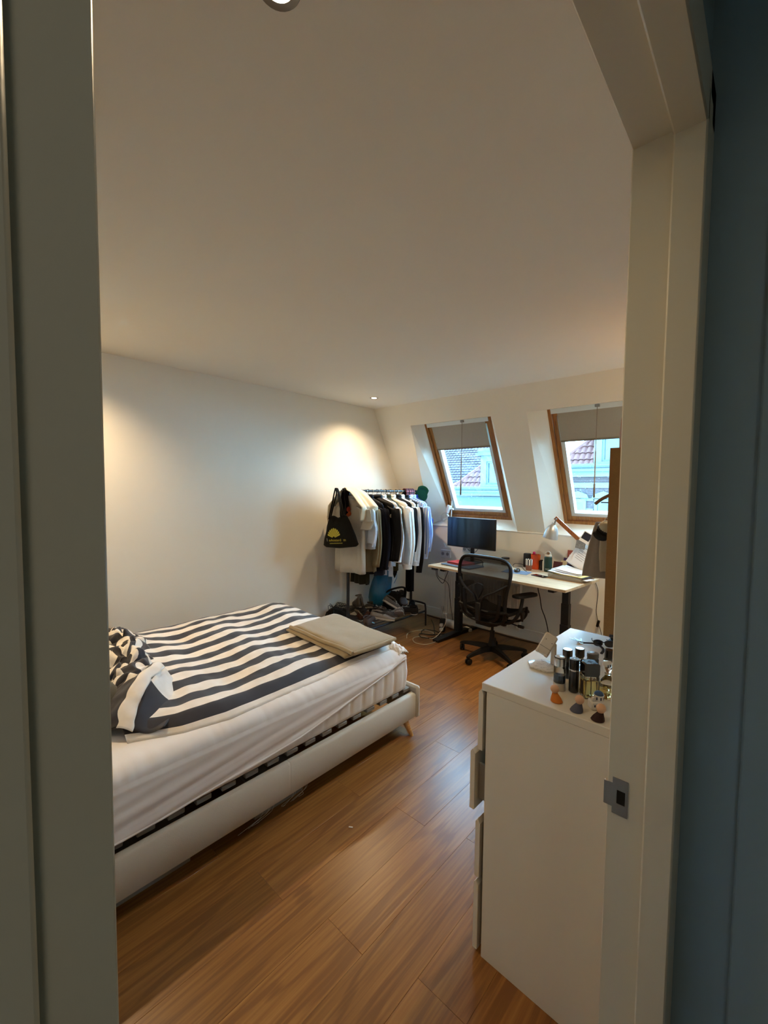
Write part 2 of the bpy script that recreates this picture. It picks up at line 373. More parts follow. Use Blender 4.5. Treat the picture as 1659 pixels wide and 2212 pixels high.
# ------------------------------------------------------------------ recessed ceiling lights
M_bulb = bpy.data.materials.new('lamp_glow'); M_bulb.use_nodes = True
_n, _l, _b = nodes_of(M_bulb); _b.inputs['Emission Color'].default_value = (1, .86, .62, 1); _b.inputs['Emission Strength'].default_value = 9
_b.inputs['Base Color'].default_value = (.9, .85, .75, 1)
def downlight(x, y, label, share=1.0):
    t = thing('ceiling_light', label, 'ceiling light', (x, y, ZC))
    obj('ring', MB().lathe([(.030, -.001), (.042, -.004), (.044, -.002), (.044, 0.0), (.030, 0.0)], 28), M_steel, t)
    obj('lens', MB().lathe([(.0, -.0015), (.029, -.0015), (.029, -.0005), (.0, -.0005)], 24), M_bulb, t)
    ld = bpy.data.lights.new('ceiling_light_beam', 'SPOT'); ld.energy = DOWNLIGHT_W*share; ld.color = WARM; ld.spot_size = R(136); ld.spot_blend = .85; ld.shadow_soft_size = .03
    lo = bpy.data.objects.new('ceiling_light_beam', ld); C.objects.link(lo); lo.parent = t; lo.location = (0, 0, -.012)
downlight(-3.224, 3.347, 'small recessed spotlight glowing in the ceiling by the far corner', .68)
downlight(-.756, .506, 'warm recessed spotlight in the ceiling nearest the doorway, cut by the top edge', .14)
downlight(-.66, 3.347, 'recessed spotlight above the desk end, hidden behind the door frame')
downlight(-3.224, .535, 'recessed spotlight above the head of the bed, hidden by the left jamb', .95)
hl = bpy.data.lights.new('hall_fill', 'AREA'); hl.energy = HALL_W; hl.color = (1.0, .90, .74); hl.size = .3  # added fill for the landing and door frame, no real fixture
ho = bpy.data.objects.new('hall_fill', hl); C.objects.link(ho); ho.location = (.8, -.5, ZC-.02)

# ------------------------------------------------------------------ bed
M_uph = mat('cream_upholstery', '#c9c2b4', .7, vary=.03, scale=30, bump=.12, bscale=300)
M_matt = mat('mattress_cloth', '#e6e1da', .8, vary=.02, bump=.08, bscale=250)
M_sheet = mat('white_sheet', '#e8e4e2', .75, vary=.02, sheen=.2)
M_slat = mat('slat_wood', '#a39d92', .6)
BX0, BX1, BY0, BY1 = -3.40, -1.785, .24, 2.235
bed = thing('bed', 'low upholstered cream double bed with white mattress along the left wall', 'bed', (0, 0, 0))
def rail(x0, x1):                                      # padded rail with a stitched seam half way
    prof = [(x0, .108), (x0+.010, .102), (x1-.012, .102), (x1, .114), (x1, .266), (x1-.010, .279), (x0+.008, .279), (x0, .272)]
    cx, cz = (x0+x1)/2, .18; R_ = []
    for y, k in ((.19, .95), (.196, 1), (1.21, 1), (1.2185, .985), (1.22, .965), (1.2215, .985), (1.23, 1), (2.238, 1), (2.243, .96)):
        R_.append([(cx+(x-cx)*k, y, cz+(z-cz)*(1-(1-k)*.5)) for x, z in prof])
    return MB().loft(R_)
obj('side_rail', rail(-1.785, -1.742), M_uph, bed, ang=50)
obj('side_rail', rail(-3.445, -3.402), M_uph, bed, ang=50)
obj('footboard', MB().box(-3.455, -1.728, 2.244, 2.284, .10, .322, .014), M_uph, bed)
obj('headboard', MB().box(-3.455, -1.728, .135, .19, .08, .85, .02), M_uph, bed)
for x, y, sx, sy in ((-1.80, 2.18, .06, .02), (-3.38, 2.18, -.06, .02), (-1.80, .28, .06, -.02), (-3.38, .28, -.06, -.02)):
    obj('leg', MB().loft([[(x+sx*t+r*math.cos(2*pi*k/14), y+sy*t+r*math.sin(2*pi*k/14), z) for k in range(14)] for t, r, z in ((0, .026, .115), (.5, .021, .055), (1, .015, .0))]), M_legwood, bed)
for i in range(17):
    y = .30+i*.117
    s_ = obj('slat', MB().box(-3.39, -1.80, y, y+.062, .288, .301, .002), M_slat, bed)
    obj('slat_holder', MB().box(-1.832, -1.789, y-.003, y+.065, .284, .306, .003), mat('slat_rubber', '#77726a', .6), s_)
# mattress: quilted border, rounded corners
def mattress():
    m = MB(); rings = []; rc = .07; per = []
    def edge(ax, ay, bx, by, n):
        for i in range(n): per.append((ax+(bx-ax)*i/n, ay+(by-ay)*i/n))
    x0, x1, y0, y1 = BX0, BX1, BY0, BY1
    def corner(cx, cy, a0):
        for i in range(8): a = R(a0+90*i/8); per.append((cx+rc*math.cos(a), cy+rc*math.sin(a)))
    edge(x1, y0+rc, x1, y1-rc, 19*8); corner(x1-rc, y1-rc, 0); edge(x1-rc, y1, x0+rc, y1, 15*8); corner(x0+rc, y1-rc, 90)
    edge(x0, y1-rc, x0, y0+rc, 40); corner(x0+rc, y0+rc, 180); edge(x0+rc, y0, x1-rc, y0, 40); corner(x1-rc, y0+rc, 270)
    n = len(per); cx, cy = (x0+x1)/2, (y0+y1)/2
    for z, ins, g in ((.306, .02, 0), (.312, .006, .3), (.335, 0, 1), (.42, -.006, 1), (.50, 0, 1), (.53, .006, .3), (.548, .022, 0), (.555, .05, 0)):
        ring = []
        for i, (x, y) in enumerate(per):
            k = i % 8
            gr = .007*g*(1 if k == 0 else .35 if k in (1, 7) else 0) if i < 19*8+15*8 else 0
            dx, dy = x-cx, y-cy; sx = 1 if dx > 0 else -1; sy = 1 if dy > 0 else -1
            ax = abs(abs(dx)-(x1-x0)/2) < .03; ay = abs(abs(dy)-(y1-y0)/2) < .03
            t = ins+gr
            ring.append((x-(sx*t if ax else 0), y-(sy*t if ay else 0), z))
        rings.append(ring)
    m.loft(rings); return m
obj('mattress', mattress(), M_matt, bed, ang=70)
# fitted sheet: pulled off at the foot corner, so its hem climbs along the side
def hem(y):
    pts = [(.24, .322), (.45, .326), (.62, .326), (1.06, .352), (1.3, .37), (1.51, .405), (1.76, .45), (1.99, .495), (2.14, .55), (2.3, .57)]
    for (a, p), (b, q) in zip(pts, pts[1:]):
        if y <= b: return p+(q-p)*(y-a)/(b-a)
    return pts[-1][1]
def sheet_pt(u, v):
    y = BY0-.01+u*(2.175-BY0)
    zt = .574
    if v < .4:                                          # top surface
        t = v/.4; x = -3.36+t*(1.49); z = zt + .004*nz(x*3, y*3)
        return (x, y, z)
    t = (v-.4)/.6; zh = hem(y); L0 = .075
    xe = -1.87
    if t < .35:
        a = t/.35*pi/2; x = xe+.085*math.sin(a)*(1); z = zt-.06*(1-math.cos(a))
        x += .004*nz(y*14, t*3)+.003*nz(y*40, 1); z += .003*nz(y*30, 5)
    else:
        q = (t-.35)/.65; x = xe+.096; z = (zt-.06)+(zh-(zt-.06))*q
        k = min(1, q*2)
        # folds raking down from the foot corner towards the head end
        d = (z-.3)-(y-.3)*.115
        fold = math.sin(d*95+2.0*nz(y*1.2, 3))*.5+.5*nz(d*60, y*1.1)
        x += k*(.008+.011*fold*(.35+.65*min(1, (2.2-y)/1.3)))*(1-.25*q)
        x = max(x, BX1+.009)
        x = min(x, BX1+.019+.01*(1-q))
    return (x, y, z)
def sheet():
    m = MB(); m.grid(sheet_pt, 150, 62); return m
obj('fitted_sheet', sheet(), M_sheet, bed, solid=.004, ang=80)
m = MB(); 
def hemtube():
    return [Vector(sheet_pt(i/60, 1.0)) for i in range(61)]
obj('sheet_hem', MB().tube(hemtube(), .006, 8), M_sheet, bed)
def corner_bunch(u, v):                                 # the loose elasticated corner on top of the foot end
    x = -1.80-.34*u; y = 2.13+.10*v
    z = .578+.03*math.sin(v*pi)*(.6+.8*abs(nz(u*9, v*4, 2)))+.012*nz(u*22, v*9)-.03*(1-math.sin(min(1, u*3)*pi/2))
    y += .02*nz(u*12, 7)
    return (x, y, z)
obj('bunched_sheet_corner', MB().grid(corner_bunch, 40, 14), M_sheet, bed, solid=.004, ang=80)
# pillow at the head, half hidden by the jamb
def pillow(u, v):
    a = 2*pi*u; p = pi*(v-.5)
    sx = abs(math.cos(p))**.5*(1 if math.cos(a) > 0 else -1)*abs(math.cos(a))**.55
    sy = abs(math.cos(p))**.5*(1 if math.sin(a) > 0 else -1)*abs(math.sin(a))**.55
    return (.33*sx, .21*sy, .075*math.sin(p))
tag(obj('pillow', MB().grid(pillow, 40, 16), mat('dark_green_cotton', '#24271f', .85, vary=.08, scale=30, sheen=.3), loc=(-2.50, .43, .625), rot=(.06, 0, .05), ang=80),
    'dark grey green pillow at the head of the bed under the bunched duvet', 'pillow')
# striped duvet
M_str = mat('striped_cotton', '#efe9e2', .8, sheen=.25); n_, l_, b_ = nodes_of(M_str)
uvn = n_.new('ShaderNodeUVMap'); sep = n_.new('ShaderNodeSeparateXYZ'); l_.new(uvn.outputs[0], sep.inputs[0])
fr = n_.new('ShaderNodeMath'); fr.operation = 'FRACT'; l_.new(sep.outputs[0], fr.inputs[0])
gt = n_.new('ShaderNodeMath'); gt.operation = 'GREATER_THAN'; gt.inputs[1].default_value = .5; l_.new(fr.outputs[0], gt.inputs[0])
tcw = n_.new('ShaderNodeTexCoord'); wvn = n_.new('ShaderNodeTexNoise'); wvn.inputs['Scale'].default_value = 14; wvn.inputs['Detail'].default_value = 5; l_.new(tcw.outputs['Object'], wvn.inputs['Vector'])
rw = ramp(n_, [(.3, hexc('#e4ddd4')), (.7, hexc('#f3eee8'))]); l_.new(wvn.outputs[0], rw.inputs[0])
rb = ramp(n_, [(.3, hexc('#14141f')), (.7, hexc('#1d1d2b'))]); l_.new(wvn.outputs[0], rb.inputs[0])
mxn = n_.new('ShaderNodeMix'); mxn.data_type = 'RGBA'; l_.new(gt.outputs[0], mxn.inputs[0]); l_.new(rw.outputs[0], mxn.inputs[6]); l_.new(rb.outputs[0], mxn.inputs[7]); l_.new(mxn.outputs[2], b_.inputs['Base Color'])
cl = n_.new('ShaderNodeTexNoise'); cl.inputs['Scale'].default_value = 600; l_.new(tcw.outputs['Object'], cl.inputs['Vector'])
bpn = n_.new('ShaderNodeBump'); bpn.inputs['Strength'].default_value = .15; bpn.inputs['Distance'].default_value = .003; l_.new(cl.outputs[0], bpn.inputs['Height']); l_.new(bpn.outputs[0], b_.inputs['Normal'])
DX0, DX1 = -3.40, -1.862
PER = .153
def duv_edge(y):                                        # right-hand hem of the duvet along the bed
    pts = [(.30, -2.06), (.58, -1.975), (.76, -1.885), (.95, -1.846), (1.28, -1.86), (1.53, -1.862), (1.79, -1.885), (2.0, -1.875), (2.4, -1.87)]
    for (a, p), (b, q) in zip(pts, pts[1:]):
        if y <= b: return p+(q-p)*(y-a)/(b-a)
    return pts[-1][1]
HEAP = [(-3.46, .88), (-3.1, .90), (-2.75, .85), (-2.45, .79), (-2.2, .71), (-2.05, .62), (-1.94, .56)]
def duv_start(x):
    for (a, p), (b, q) in zip(HEAP, HEAP[1:]):
        if x <= b: return p+(q-p)*(x-a)/(b-a)
    return HEAP[-1][1]
def duvet_pt(u, v):
    ys = duv_start(DX0+v*1.54); y = ys+u*(2.27-ys); e = duv_edge(y)
    tw = 1.0
    # v: 0 = wall side hem hanging down, .1-.93 top, 1 = right hem tucked under
    if v < .08: t = v/.08; x = DX0-.045+.045*t; z = .36+.235*math.sin(t*pi/2)
    else:
        t = (v-.08)/.92; x = DX0+(e-DX0)*t
        z = .595+.022*min(1, t*10)*min(1, (1-t)*14)
    puff = min(1, max(0, (v-.04)*8))*min(1, (1-v)*7)
    ph = y*11.5+1.2*nz(x*1.7, y*.9)+.9*x
    z += puff*(.016*math.sin(ph)+.017*nz(x*4, y*5.5)+.007*nz(x*11, y*13))
    x += puff*(.017*math.sin(ph+.9)+.008*nz(x*5, y*9, 3))
    if v > .93: z -= .022*((v-.93)/.07)**2
    if u > .94: z -= .05*((u-.94)/.06)**2*(1 if v > .08 else .3)
    # rises into the bunched end
    if u < .12: z += .05*(1-u/.12)**2*puff
    return (x, y, z)
def duv_uv(u, v):
    x, y = -.10+(1.62)*v, u
    # stripes counted from the right hem: 30 mm white hem, then navy
    d = (1-v)*1.57
    return ((d-.035)/PER+.5, u)
duvet = tag(obj('duvet', MB().grid(duvet_pt, 150, 110, duv_uv), M_str, solid=.006, ang=85),
            'navy and white striped cotton duvet spread over the bed, bunched at its head', 'duvet')
def bunch_pt(u, v):
    # crumpled heap where the duvet is thrown back: a ridge along its head end
    x = -3.44+1.26*v; y0 = duv_start(x); c = 1-u
    y = y0+.085-.42*u+.045*nz(u*4, v*11, 8)+.02*nz(u*9, v*23, 3)
    prof = max(0, math.sin(min(1, u*1.55)*pi))**.65 if u < .645 else 0
    env = .55+.45*math.sin(min(1, v*1.1)*pi)
    z = .598+prof*env*(.105+.06*nz(u*3.2, v*8, 4)+.075*abs(nz(u*5+3, v*15, 1)))+.022*nz(u*13, v*30)*min(1, u*5)
    x += .05*nz(u*7, v*10, 6)+.02*nz(u*15, v*25, 2)
    return (x, y, max(z, .585))
def bunch_uv(u, v):
    return (v*1.26/PER*.8+1.5*nz(u*2.6, v*5.3, 5)+.6*nz(u*6, v*12)+u*1.6, u)
obj('crumpled_fold', MB().grid(bunch_pt, 70, 150, bunch_uv), M_str, duvet, solid=.006, ang=85)
RIB = smooth_path([(-2.37, .855, .70), (-2.22, .74, .72), (-2.10, .645, .675), (-2.0, .585, .61)], 10)
def flap_pt(u, v):
    # corner turned back over itself: white hem first, then navy, falling away towards the pillow
    i = min(len(RIB)-2, int(u*(len(RIB)-1))); t = u*(len(RIB)-1)-i; p = RIB[i].lerp(RIB[i+1], t)
    q = p+Vector((-.60, -.55, 0)).normalized()*(v*.34*(.55+.45*u if u < .8 else .91-.5*(u-.8)))
    q.z = p.z+.028*math.sin(min(1, v*2.2)*pi)*(1-.4*u)-(p.z-.60)*max(0, v-.25)*.9+.012*nz(u*6, v*5, 3)*min(1, v*4)
    q.x += .012*nz(u*8, v*2, 5); q.y += .012*nz(u*8, v*2, 9)
    return q
obj('turned_back_corner', MB().grid(flap_pt, 40, 30, lambda u, v: (.22+v*1.15+.05*nz(u*4, 1), u)), M_str, duvet, solid=.008, ang=85)
def mouth_pt(u, v):                                     # open end of the cover between the turned corner and the flat part
    i = min(len(RIB)-2, int(u*(len(RIB)-1))); p = RIB[i]
    e = Vector((p.x+.17-.10*u, p.y+.10, .615)); q = p.lerp(e, v); q.z -= .05*math.sin(v*pi)*(1-.6*u)
    return q
obj('open_end', MB().grid(mouth_pt, 30, 12, lambda u, v: (.62+.25*v if u > .35 else .1+.3*v, u)), M_str, duvet, solid=.005, ang=85)
# folded blanket
M_throw = mat('beige_fleece', '#a08c66', .95, vary=.12, scale=26, bump=.5, bscale=300, sheen=.5)
throw = thing('blanket', 'folded beige fleece blanket lying on the foot of the striped duvet', 'blanket', (0, 0, 0))
def throw_layer(z0, p, q, r_, s_, seed, name, rnd=.0):
    P, Q, R_, S_ = [Vector(x) for x in (p, q, r_, s_)]
    def fn(u, v):
        a = P.lerp(Q, u).lerp(S_.lerp(R_, u), v)
        k = min(1, min(u, 1-u)*14)*min(1, min(v, 1-v)*14)
        return (a.x+.006*nz(v*5, seed), a.y+.008*nz(u*6, seed+3), z0+.012*k**.5+.007*nz(u*4, v*4, seed)+.004*math.sin(u*9+seed)*v)
    return obj(name, MB().grid(fn, 44, 26), M_throw, throw, solid=.014, ang=80)
throw_layer(.628, (-2.59, 1.78, 0), (-1.90, 1.73, 0), (-1.86, 2.12, 0), (-2.58, 2.21, 0), 1, 'lower_fold')
throw_layer(.652, (-2.55, 1.815, 0), (-1.865, 1.765, 0), (-1.845, 2.145, 0), (-2.585, 2.235, 0), 5, 'upper_fold')
obj('rolled_edge', MB().tube(smooth_path([(-2.56, 1.795, .655), (-2.38, 1.785, .658), (-2.18, 1.77, .656), (-2.0, 1.77, .66), (-1.865, 1.765, .655)]), .013, 10), M_throw, throw)
obj('rolled_edge', MB().tube(smooth_path([(-1.862, 1.77, .652), (-1.84, 1.95, .658), (-1.845, 2.14, .656)]), .012, 10), M_throw, throw)
# storage boxes under the bed
M_bin = mat('cloudy_plastic', '#b9b7b4', .35, vary=.05, alpha=.55)
def bin_(name_label, y0, y1, x1=-1.85):
    t = thing('storage_box', name_label, 'storage box', (x1, y0, 0))
    L = y1-y0; m = MB(); h = .155; wt = .003
    m.box(-.5, 0, 0, L, 0, wt).box(-.5, 0, 0, wt, wt, h).box(-.5, 0, L-wt, L, wt, h).box(-wt, 0, wt, L-wt, wt, h).box(-.5, -.5+wt, wt, L-wt, wt, h)
    obj('tub', m, M_bin, t); obj('lid', MB().box(-.51, .01, -.01, L+.01, h, h+.014, .005), mat('box_lid', '#8f8d8a', .4), t)
    return t
b1 = bin_('clear plastic storage box under the bed middle with hanging white threads', 1.08, 1.37)
bin_('cloudy storage box under the bed near its head, beside the left jamb', .40, .76)
m = MB(); rr = random.Random(3)
for k in range(9):
    y = 1.10+.27*rr.random(); m.tube(smooth_path([(-1.80, y, .085), (-1.79, y-.03*rr.random(), .055), (-1.80, y-.10*rr.random(), .02+.02*rr.random()), (-1.81, y-.16*rr.random(), .012)], 5), .0009, 4)
tag(obj('loose_threads', m, mat('white_thread', '#cfc9c4', .8)), 'thin white threads hanging from the underside of the bed rail', 'threads')
tag(obj('paper_scrap', MB().box(0, .02, 0, .006, .001, .003), M_white, loc=(-1.47, 1.37, .0005), rot=(0, 0, .6)), 'tiny white scrap lying on the open floor beside the bed', 'paper scrap')

# ------------------------------------------------------------------ chest of drawers
M_chest = mat('chest_white', '#dcd4c4', .42, vary=.015, scale=4, bump=.02, bscale=300)
chest = thing('chest_of_drawers', 'tall white chest of four drawers, second drawer slightly open, by the doorway', 'chest of drawers', (-.719, 1.299, 0), R(-1.2))
CW = .825
obj('top', MB().box(0, .48, 0, CW, .972, 1.0, .002), M_chest, chest)
obj('side_panel', MB().box(.019, .48, .001, .019, 0, .972, .0015), M_chest, chest)
obj('side_panel', MB().box(.019, .48, CW-.019, CW-.001, 0, .972, .0015), M_chest, chest)
obj('back_panel', MB().box(.472, .478, .019, CW-.019, .02, .972), M_chest, chest)
obj('plinth', MB().box(.03, .05, .02, CW-.02, 0, .05), M_chest, chest)
for z0, z1, pull in ((.755, .962, .012), (.525, .735, .04), (.285, .488, .014), (.012, .258, .016)):
    dr = obj('drawer', MB().box(.02-pull, .44-pull, .03, .04, z0+.03, z1-.05).box(.02-pull, .44-pull, CW-.04, CW-.03, z0+.03, z1-.05).box(.02-pull, .44-pull, .04, CW-.04, z0+.03, z0+.04).box(.43-pull, .44-pull, .04, CW-.04, z0+.04, z1-.05), mat('drawer_inside', '#8a7d69', .7), chest)
    x0 = -.0-pull
    fr_ = MB().loft([[(x0, y, z0), (x0+.018, y, z0), (x0+.018, y, z1-.004), (x0+.009, y, z1+.012), (x0, y, z1)] for y in (.002, CW-.002)])
    obj('drawer_front', fr_, M_chest, dr, ang=20)

# ------------------------------------------------------------------ things on the chest (top at z = 1.0)
CT = 1.0006
M_clear = mat('clear_bottle', '#f3f5f2', .03, vary=.0, trans=1.0)
M_gold = mat('pale_gold_perfume', '#e9d68a', .03, vary=.0, trans=1.0)
M_smoke = mat('smoked_glass', '#2a2f2c', .06, vary=.02, trans=.55)
M_capblk = mat('cap_black', '#101114', .22, vary=.03, coat=.4)
M_capgl = mat('cap_lacquer', '#1b1e24', .1, vary=.03, coat=.6)
def round_bottle(label, x, y, r, h, caph, body, cap, liquid=None, capr=None, neck=.0, top=None, dev=None):
    t = thing('perfume_bottle', label, 'perfume bottle', (x, y, CT), group='perfume bottles on the chest')
    hb = h-caph-neck; m = MB()
    m.lathe([(0, 0), (r-.003, 0), (r, .003), (r, hb-.006), (r-.004, hb), (0, hb)] if not neck else [(0, 0), (r-.003, 0), (r, .004), (r, hb-.012), (r*.55, hb), (r*.5, hb+neck), (0, hb+neck)], 28)
    obj('bottle_body', m, body, t)
    if liquid: obj('liquid', MB().lathe([(0, .004), (r-.004, .004), (r-.004, hb*liquid[0]), (0, hb*liquid[0])], 24), liquid[1], t)
    c = capr or r; z = hb+neck
    co = obj('cap', MB().lathe([(0, z), (c-.001, z), (c, z+.002), (c, h-.002), (c-.002, h), (0, h)], 28), cap, t)
    if top: obj('cap_top', MB().lathe([(0, h), (c-.003, h), (c-.004, h+.0006), (0, h+.0006)], 24), top, co)
    return t
M_mark = mat('print_black', '#15171a', .5)
t = round_bottle('tall clear perfume bottle with silver collar and smoky middle, frontmost of the bottles', -.503, 1.434, .019, .112, .030, M_clear, M_clear, (.62, M_smoke), top=mat('cap_disc', '#cfd6da', .2))
obj('collar', MB().lathe([(.0193, .0), (.0196, .001), (.0196, .024), (.0193, .025)], 28), mat('label_silver', '#c7c2ba', .35, .6), t)
obj('cap_core', MB().lathe([(0, .082), (.015, .082), (.015, .108), (0, .108)], 24), M_chrome, t)
t = round_bottle('black cylindrical perfume bottle with a silver ring, right of the clear bottle', -.462, 1.450, .0158, .112, .036, M_capblk, M_capblk, top=mat('cap_disc_pale', '#b9c6cf', .2))
obj('silver_ring', MB().lathe([(.0160, .073), (.0163, .0735), (.0163, .0775), (.0160, .078)], 28), M_chrome, t)
m = MB(); m.tube(arc((0, 0, .1128), .005, 0, 360, 20, 'xy'), .0006, 5); obj('emblem', m, M_mark, t)
round_bottle('black round perfume bottle standing behind the clear bottle with silver collar', -.517, 1.546, .0168, .103, .04, M_capblk, M_capgl)
round_bottle('clear round bottle with tall black cap near the middle of the chest', -.509, 1.655, .025, .078, .030, M_clear, M_capblk, (.5, M_clear), capr=.0165, neck=.008)
round_bottle('small squat grey glass jar behind the square perfume bottle', -.478, 1.708, .021, .054, .018, M_smoke, mat('cap_grey', '#5d5d57', .3), top=mat('cap_grey_top', '#8b8f8c', .3))
round_bottle('black capped bottle half hidden behind the door frame', -.436, 1.765, .02, .062, .034, M_clear, M_capblk, (.6, M_smoke), capr=.0165)
# square perfume
t = thing('perfume_bottle', 'square clear perfume bottle of golden liquid with a black cube cap', 'perfume bottle', (-.413, 1.449, CT), R(38), 'perfume bottles on the chest')
obj('bottle_body', MB().box(-.024, .024, -.024, .024, 0, .116, .004), M_clear, t)
obj('liquid', MB().box(-.020, .020, -.020, .020, .006, .062, .003), M_gold, t)
cp = obj('cap', MB().box(-.0205, .0205, -.0205, .0205, .074, .1145, .002), M_capgl, t)
obj('dip_tube', MB().tube([(0, 0, .01), (0, 0, .07)], .0016, 8), mat('dip_tube', '#3a2a22', .4), t)
obj('back_label', MB().box(-.0243, -.0238, -.010, .010, .012, .056), mat('label_dark', '#2b1b14', .6), t)
m = MB(); m.box(-.009, .009, -.001, .001, .1161, .1165).box(-.001, .001, -.009, .009, .1161, .1165); obj('top_mark', m, M_mark, cp)
# rounded decanter
t = thing('perfume_bottle', 'clear round shouldered perfume flask with a ball stopper beside the door frame', 'perfume bottle', (-.369, 1.488, CT), 0, 'perfume bottles on the chest')
obj('bottle_body', MB().lathe([(0, 0), (.022, 0), (.026, .006), (.026, .035), (.021, .055), (.011, .066), (.008, .074), (.010, .078), (0, .078)], 30), M_clear, t)
obj('stopper', MB().lathe([(0, .079), (.008, .080), (.010, .086), (.018, .098), (.019, .108), (.014, .117), (0, .119)], 26), M_clear, t)
obj('liquid', MB().lathe([(0, .005), (.021, .005), (.023, .008), (.023, .03), (0, .03)], 24), M_gold, t)
# phone stand
t = thing('phone_stand', 'white phone stand with hexagonal marble foot and a tilted holder', 'phone stand', (-.603, 1.592, CT), R(0))
M_marb = mat('marble', '#d9d7d3', .2, vary=.05, coat=.3); n, l, b = nodes_of(M_marb)
tc = n.new('ShaderNodeTexCoord'); a = n.new('ShaderNodeTexNoise'); a.inputs['Scale'].default_value = 22; a.inputs['Detail'].default_value = 7; a.inputs['Distortion'].default_value = 2.2
l.new(tc.outputs['Object'], a.inputs['Vector']); r = ramp(n, [(.47, hexc('#dedcd8')), (.50, hexc('#a3a3a6')), (.515, hexc('#e0deda'))]); l.new(a.outputs[0], r.inputs[0]); l.new(r.outputs[0], b.inputs['Base Color'])
foot = [(-.072, -.010), (-.044, -.058), (.020, -.062), (.058, -.020), (.044, .038), (-.034, .042)]
obj('marble_foot', MB().loft([[(x, y, 0) for x, y in foot], [(x*1.02-.0, y*1.02, .002) for x, y in foot], [(x*1.02, y*1.02, .006) for x, y in foot], [(x*.985, y*.985, .0075) for x, y in foot]]), M_marb, t)
M_stand = mat('stand_white', '#d5ccc0', .4)
obj('post', MB().box(.006, .026, .004, .016, .0075, .092, .004), M_stand, t)
hd = MB(); hd.M = Matrix.Translation((-.002, -.012, .088)) @ Matrix.Rotation(R(22), 4, 'Z') @ Matrix.Rotation(R(-24), 4, 'X') @ Matrix.Rotation(R(27), 4, 'Y')
hd.box(-.024, .024, -.005, .005, -.042, .042, .005)
ho_ = obj('holder', hd, M_stand, t)
hd2 = MB(); hd2.M = hd.M; hd2.box(-.024, -.010, -.018, -.005, -.044, -.036, .003).box(.010, .024, -.018, -.005, -.044, -.036, .003); obj('support_lip', hd2, M_stand, ho_)
for x, z in ((-.011, .016), (.014, .012)):
    hd3 = MB(); hd3.M = hd.M; hd3.lathe([(0, -.0056), (.0015, -.0056), (.0015, -.0045), (0, -.0045)], 10, (x, 0, z), 'y')
    obj('screw_hole', hd3, mat('hole_black', '#050403', .9), ho_)
hd4 = MB(); hd4.M = hd.M; hd4.box(-.022, .022, -.0055, -.0045, -.014, -.012); obj('seam', hd4, mat('seam_grey', '#8d867c', .6), ho_)
# little wooden-headed figures
def figure(label, x, y, col, mcol, rz, hood=0.0):
    t = thing('peg_figure', label, 'figurine', (x, y, CT), rz, 'peg figures along the front of the chest')
    m = MB().loft([[(.0+r*1.05*math.cos(2*pi*k/18)+sh, r*math.sin(2*pi*k/18), z) for k in range(18)] for z, r, sh in ((0, .0165, .004), (.002, .018, .004), (.010, .0155, .002), (.020, .0105, -.001), (.026, .0075, -.003))])
    obj('robe', m, mat(mcol, col, .75, vary=.08, scale=60), t)
    obj('head', MB().sphere((-.004, 0, .0375), .0135), mat('peg_skin', '#d6a988', .55, vary=.04), t)
    if hood: obj('scarf', MB().lathe([(.006, 0), (.009, .003), (.006, .006)], 14, (-.003, 0, .024)), mat('peg_scarf', '#caa078', .6), t)
figure('peg figure in an orange robe, leftmost of the three on the chest', -.482, 1.345, '#c4701d', 'robe_orange', R(-20))
figure('peg figure in a blue grey robe between the orange and maroon ones', -.408, 1.327, '#4f5366', 'robe_blue', R(200), 1)
figure('peg figure in a dark maroon robe, nearest the door frame', -.345, 1.316, '#2c0d10', 'robe_maroon', R(190), 1)
# souvenir chapel
t = thing('chapel_model', 'white ceramic chapel souvenir with a blue dome and small dark windows', 'figurine', (-.372, 1.385, CT), R(40))
M_cer = mat('ceramic_white', '#d8d2c8', .3, coat=.3)
obj('lower_block', MB().box(-.021, .021, -.016, .016, 0, .026, .003), M_cer, t)
obj('tower', MB().lathe([(0, .026), (.0145, .026), (.0145, .043), (.0155, .044), (0, .0445)], 24, (.006, 0, 0)), M_cer, t)
obj('dome', MB().lathe([(.0138, .0445), (.0125, .0495), (.008, .0535), (.0, .0552)], 24, (.006, 0, 0)), mat('dome_blue', '#23466f', .3), t)
M_wd = mat('window_navy', '#1d2444', .5)
for k in range(8):
    a = 2*pi*k/8; m = MB(); m.M = Matrix.Translation((.006, 0, .0355)) @ Matrix.Rotation(a, 4, 'Z'); m.box(.0140, .0150, -.002, .002, -.0045, .0045, .0004); obj('window', m, M_wd, t)
for x in (-.012, .004):
    obj('window', MB().box(x-.002, x+.002, -.0166, -.0158, .011, .018), M_wd, t)
obj('bell_tower', MB().box(-.018, -.008, -.012, -.002, .026, .040, .002), M_cer, t)
# sunglasses, case and small clutter at the back of the chest
t = thing('sunglasses', 'dark sunglasses lying folded at the back of the chest', 'sunglasses', (-.505, 1.950, CT), R(25))
for x in (-.022, .022): obj('lens', MB().loft([[(x+.019*math.cos(a*pi/8), d, .017+.013*math.sin(a*pi/8)) for a in range(16)] for d in (-.001, .001)]), mat('lens_dark', '#1b2129', .1, coat=.5), t)
obj('frame', MB().tube([(x_, 0, z_) for x_, z_ in [(-.043, .025)] + [(-.022+.021*math.cos(R(a)), .017+.014*math.sin(R(a))) for a in range(150, 20, -20)] + [(.022+.021*math.cos(R(a)), .017+.014*math.sin(R(a))) for a in range(160, 20, -20)] + [(.043, .025)]], .0022, 6), M_blackpl, t)
for x in (-.043, .043): obj('temple_arm', MB().tube([(x, 0, .025), (x*.9, .05, .015), (x*.7, .10, .004)], .0017, 6), M_blackpl, t)
t = thing('key_bunch', 'bunch of keys on a dark strap at the back of the chest', 'keys', (-.53, 1.905, CT), R(-30))
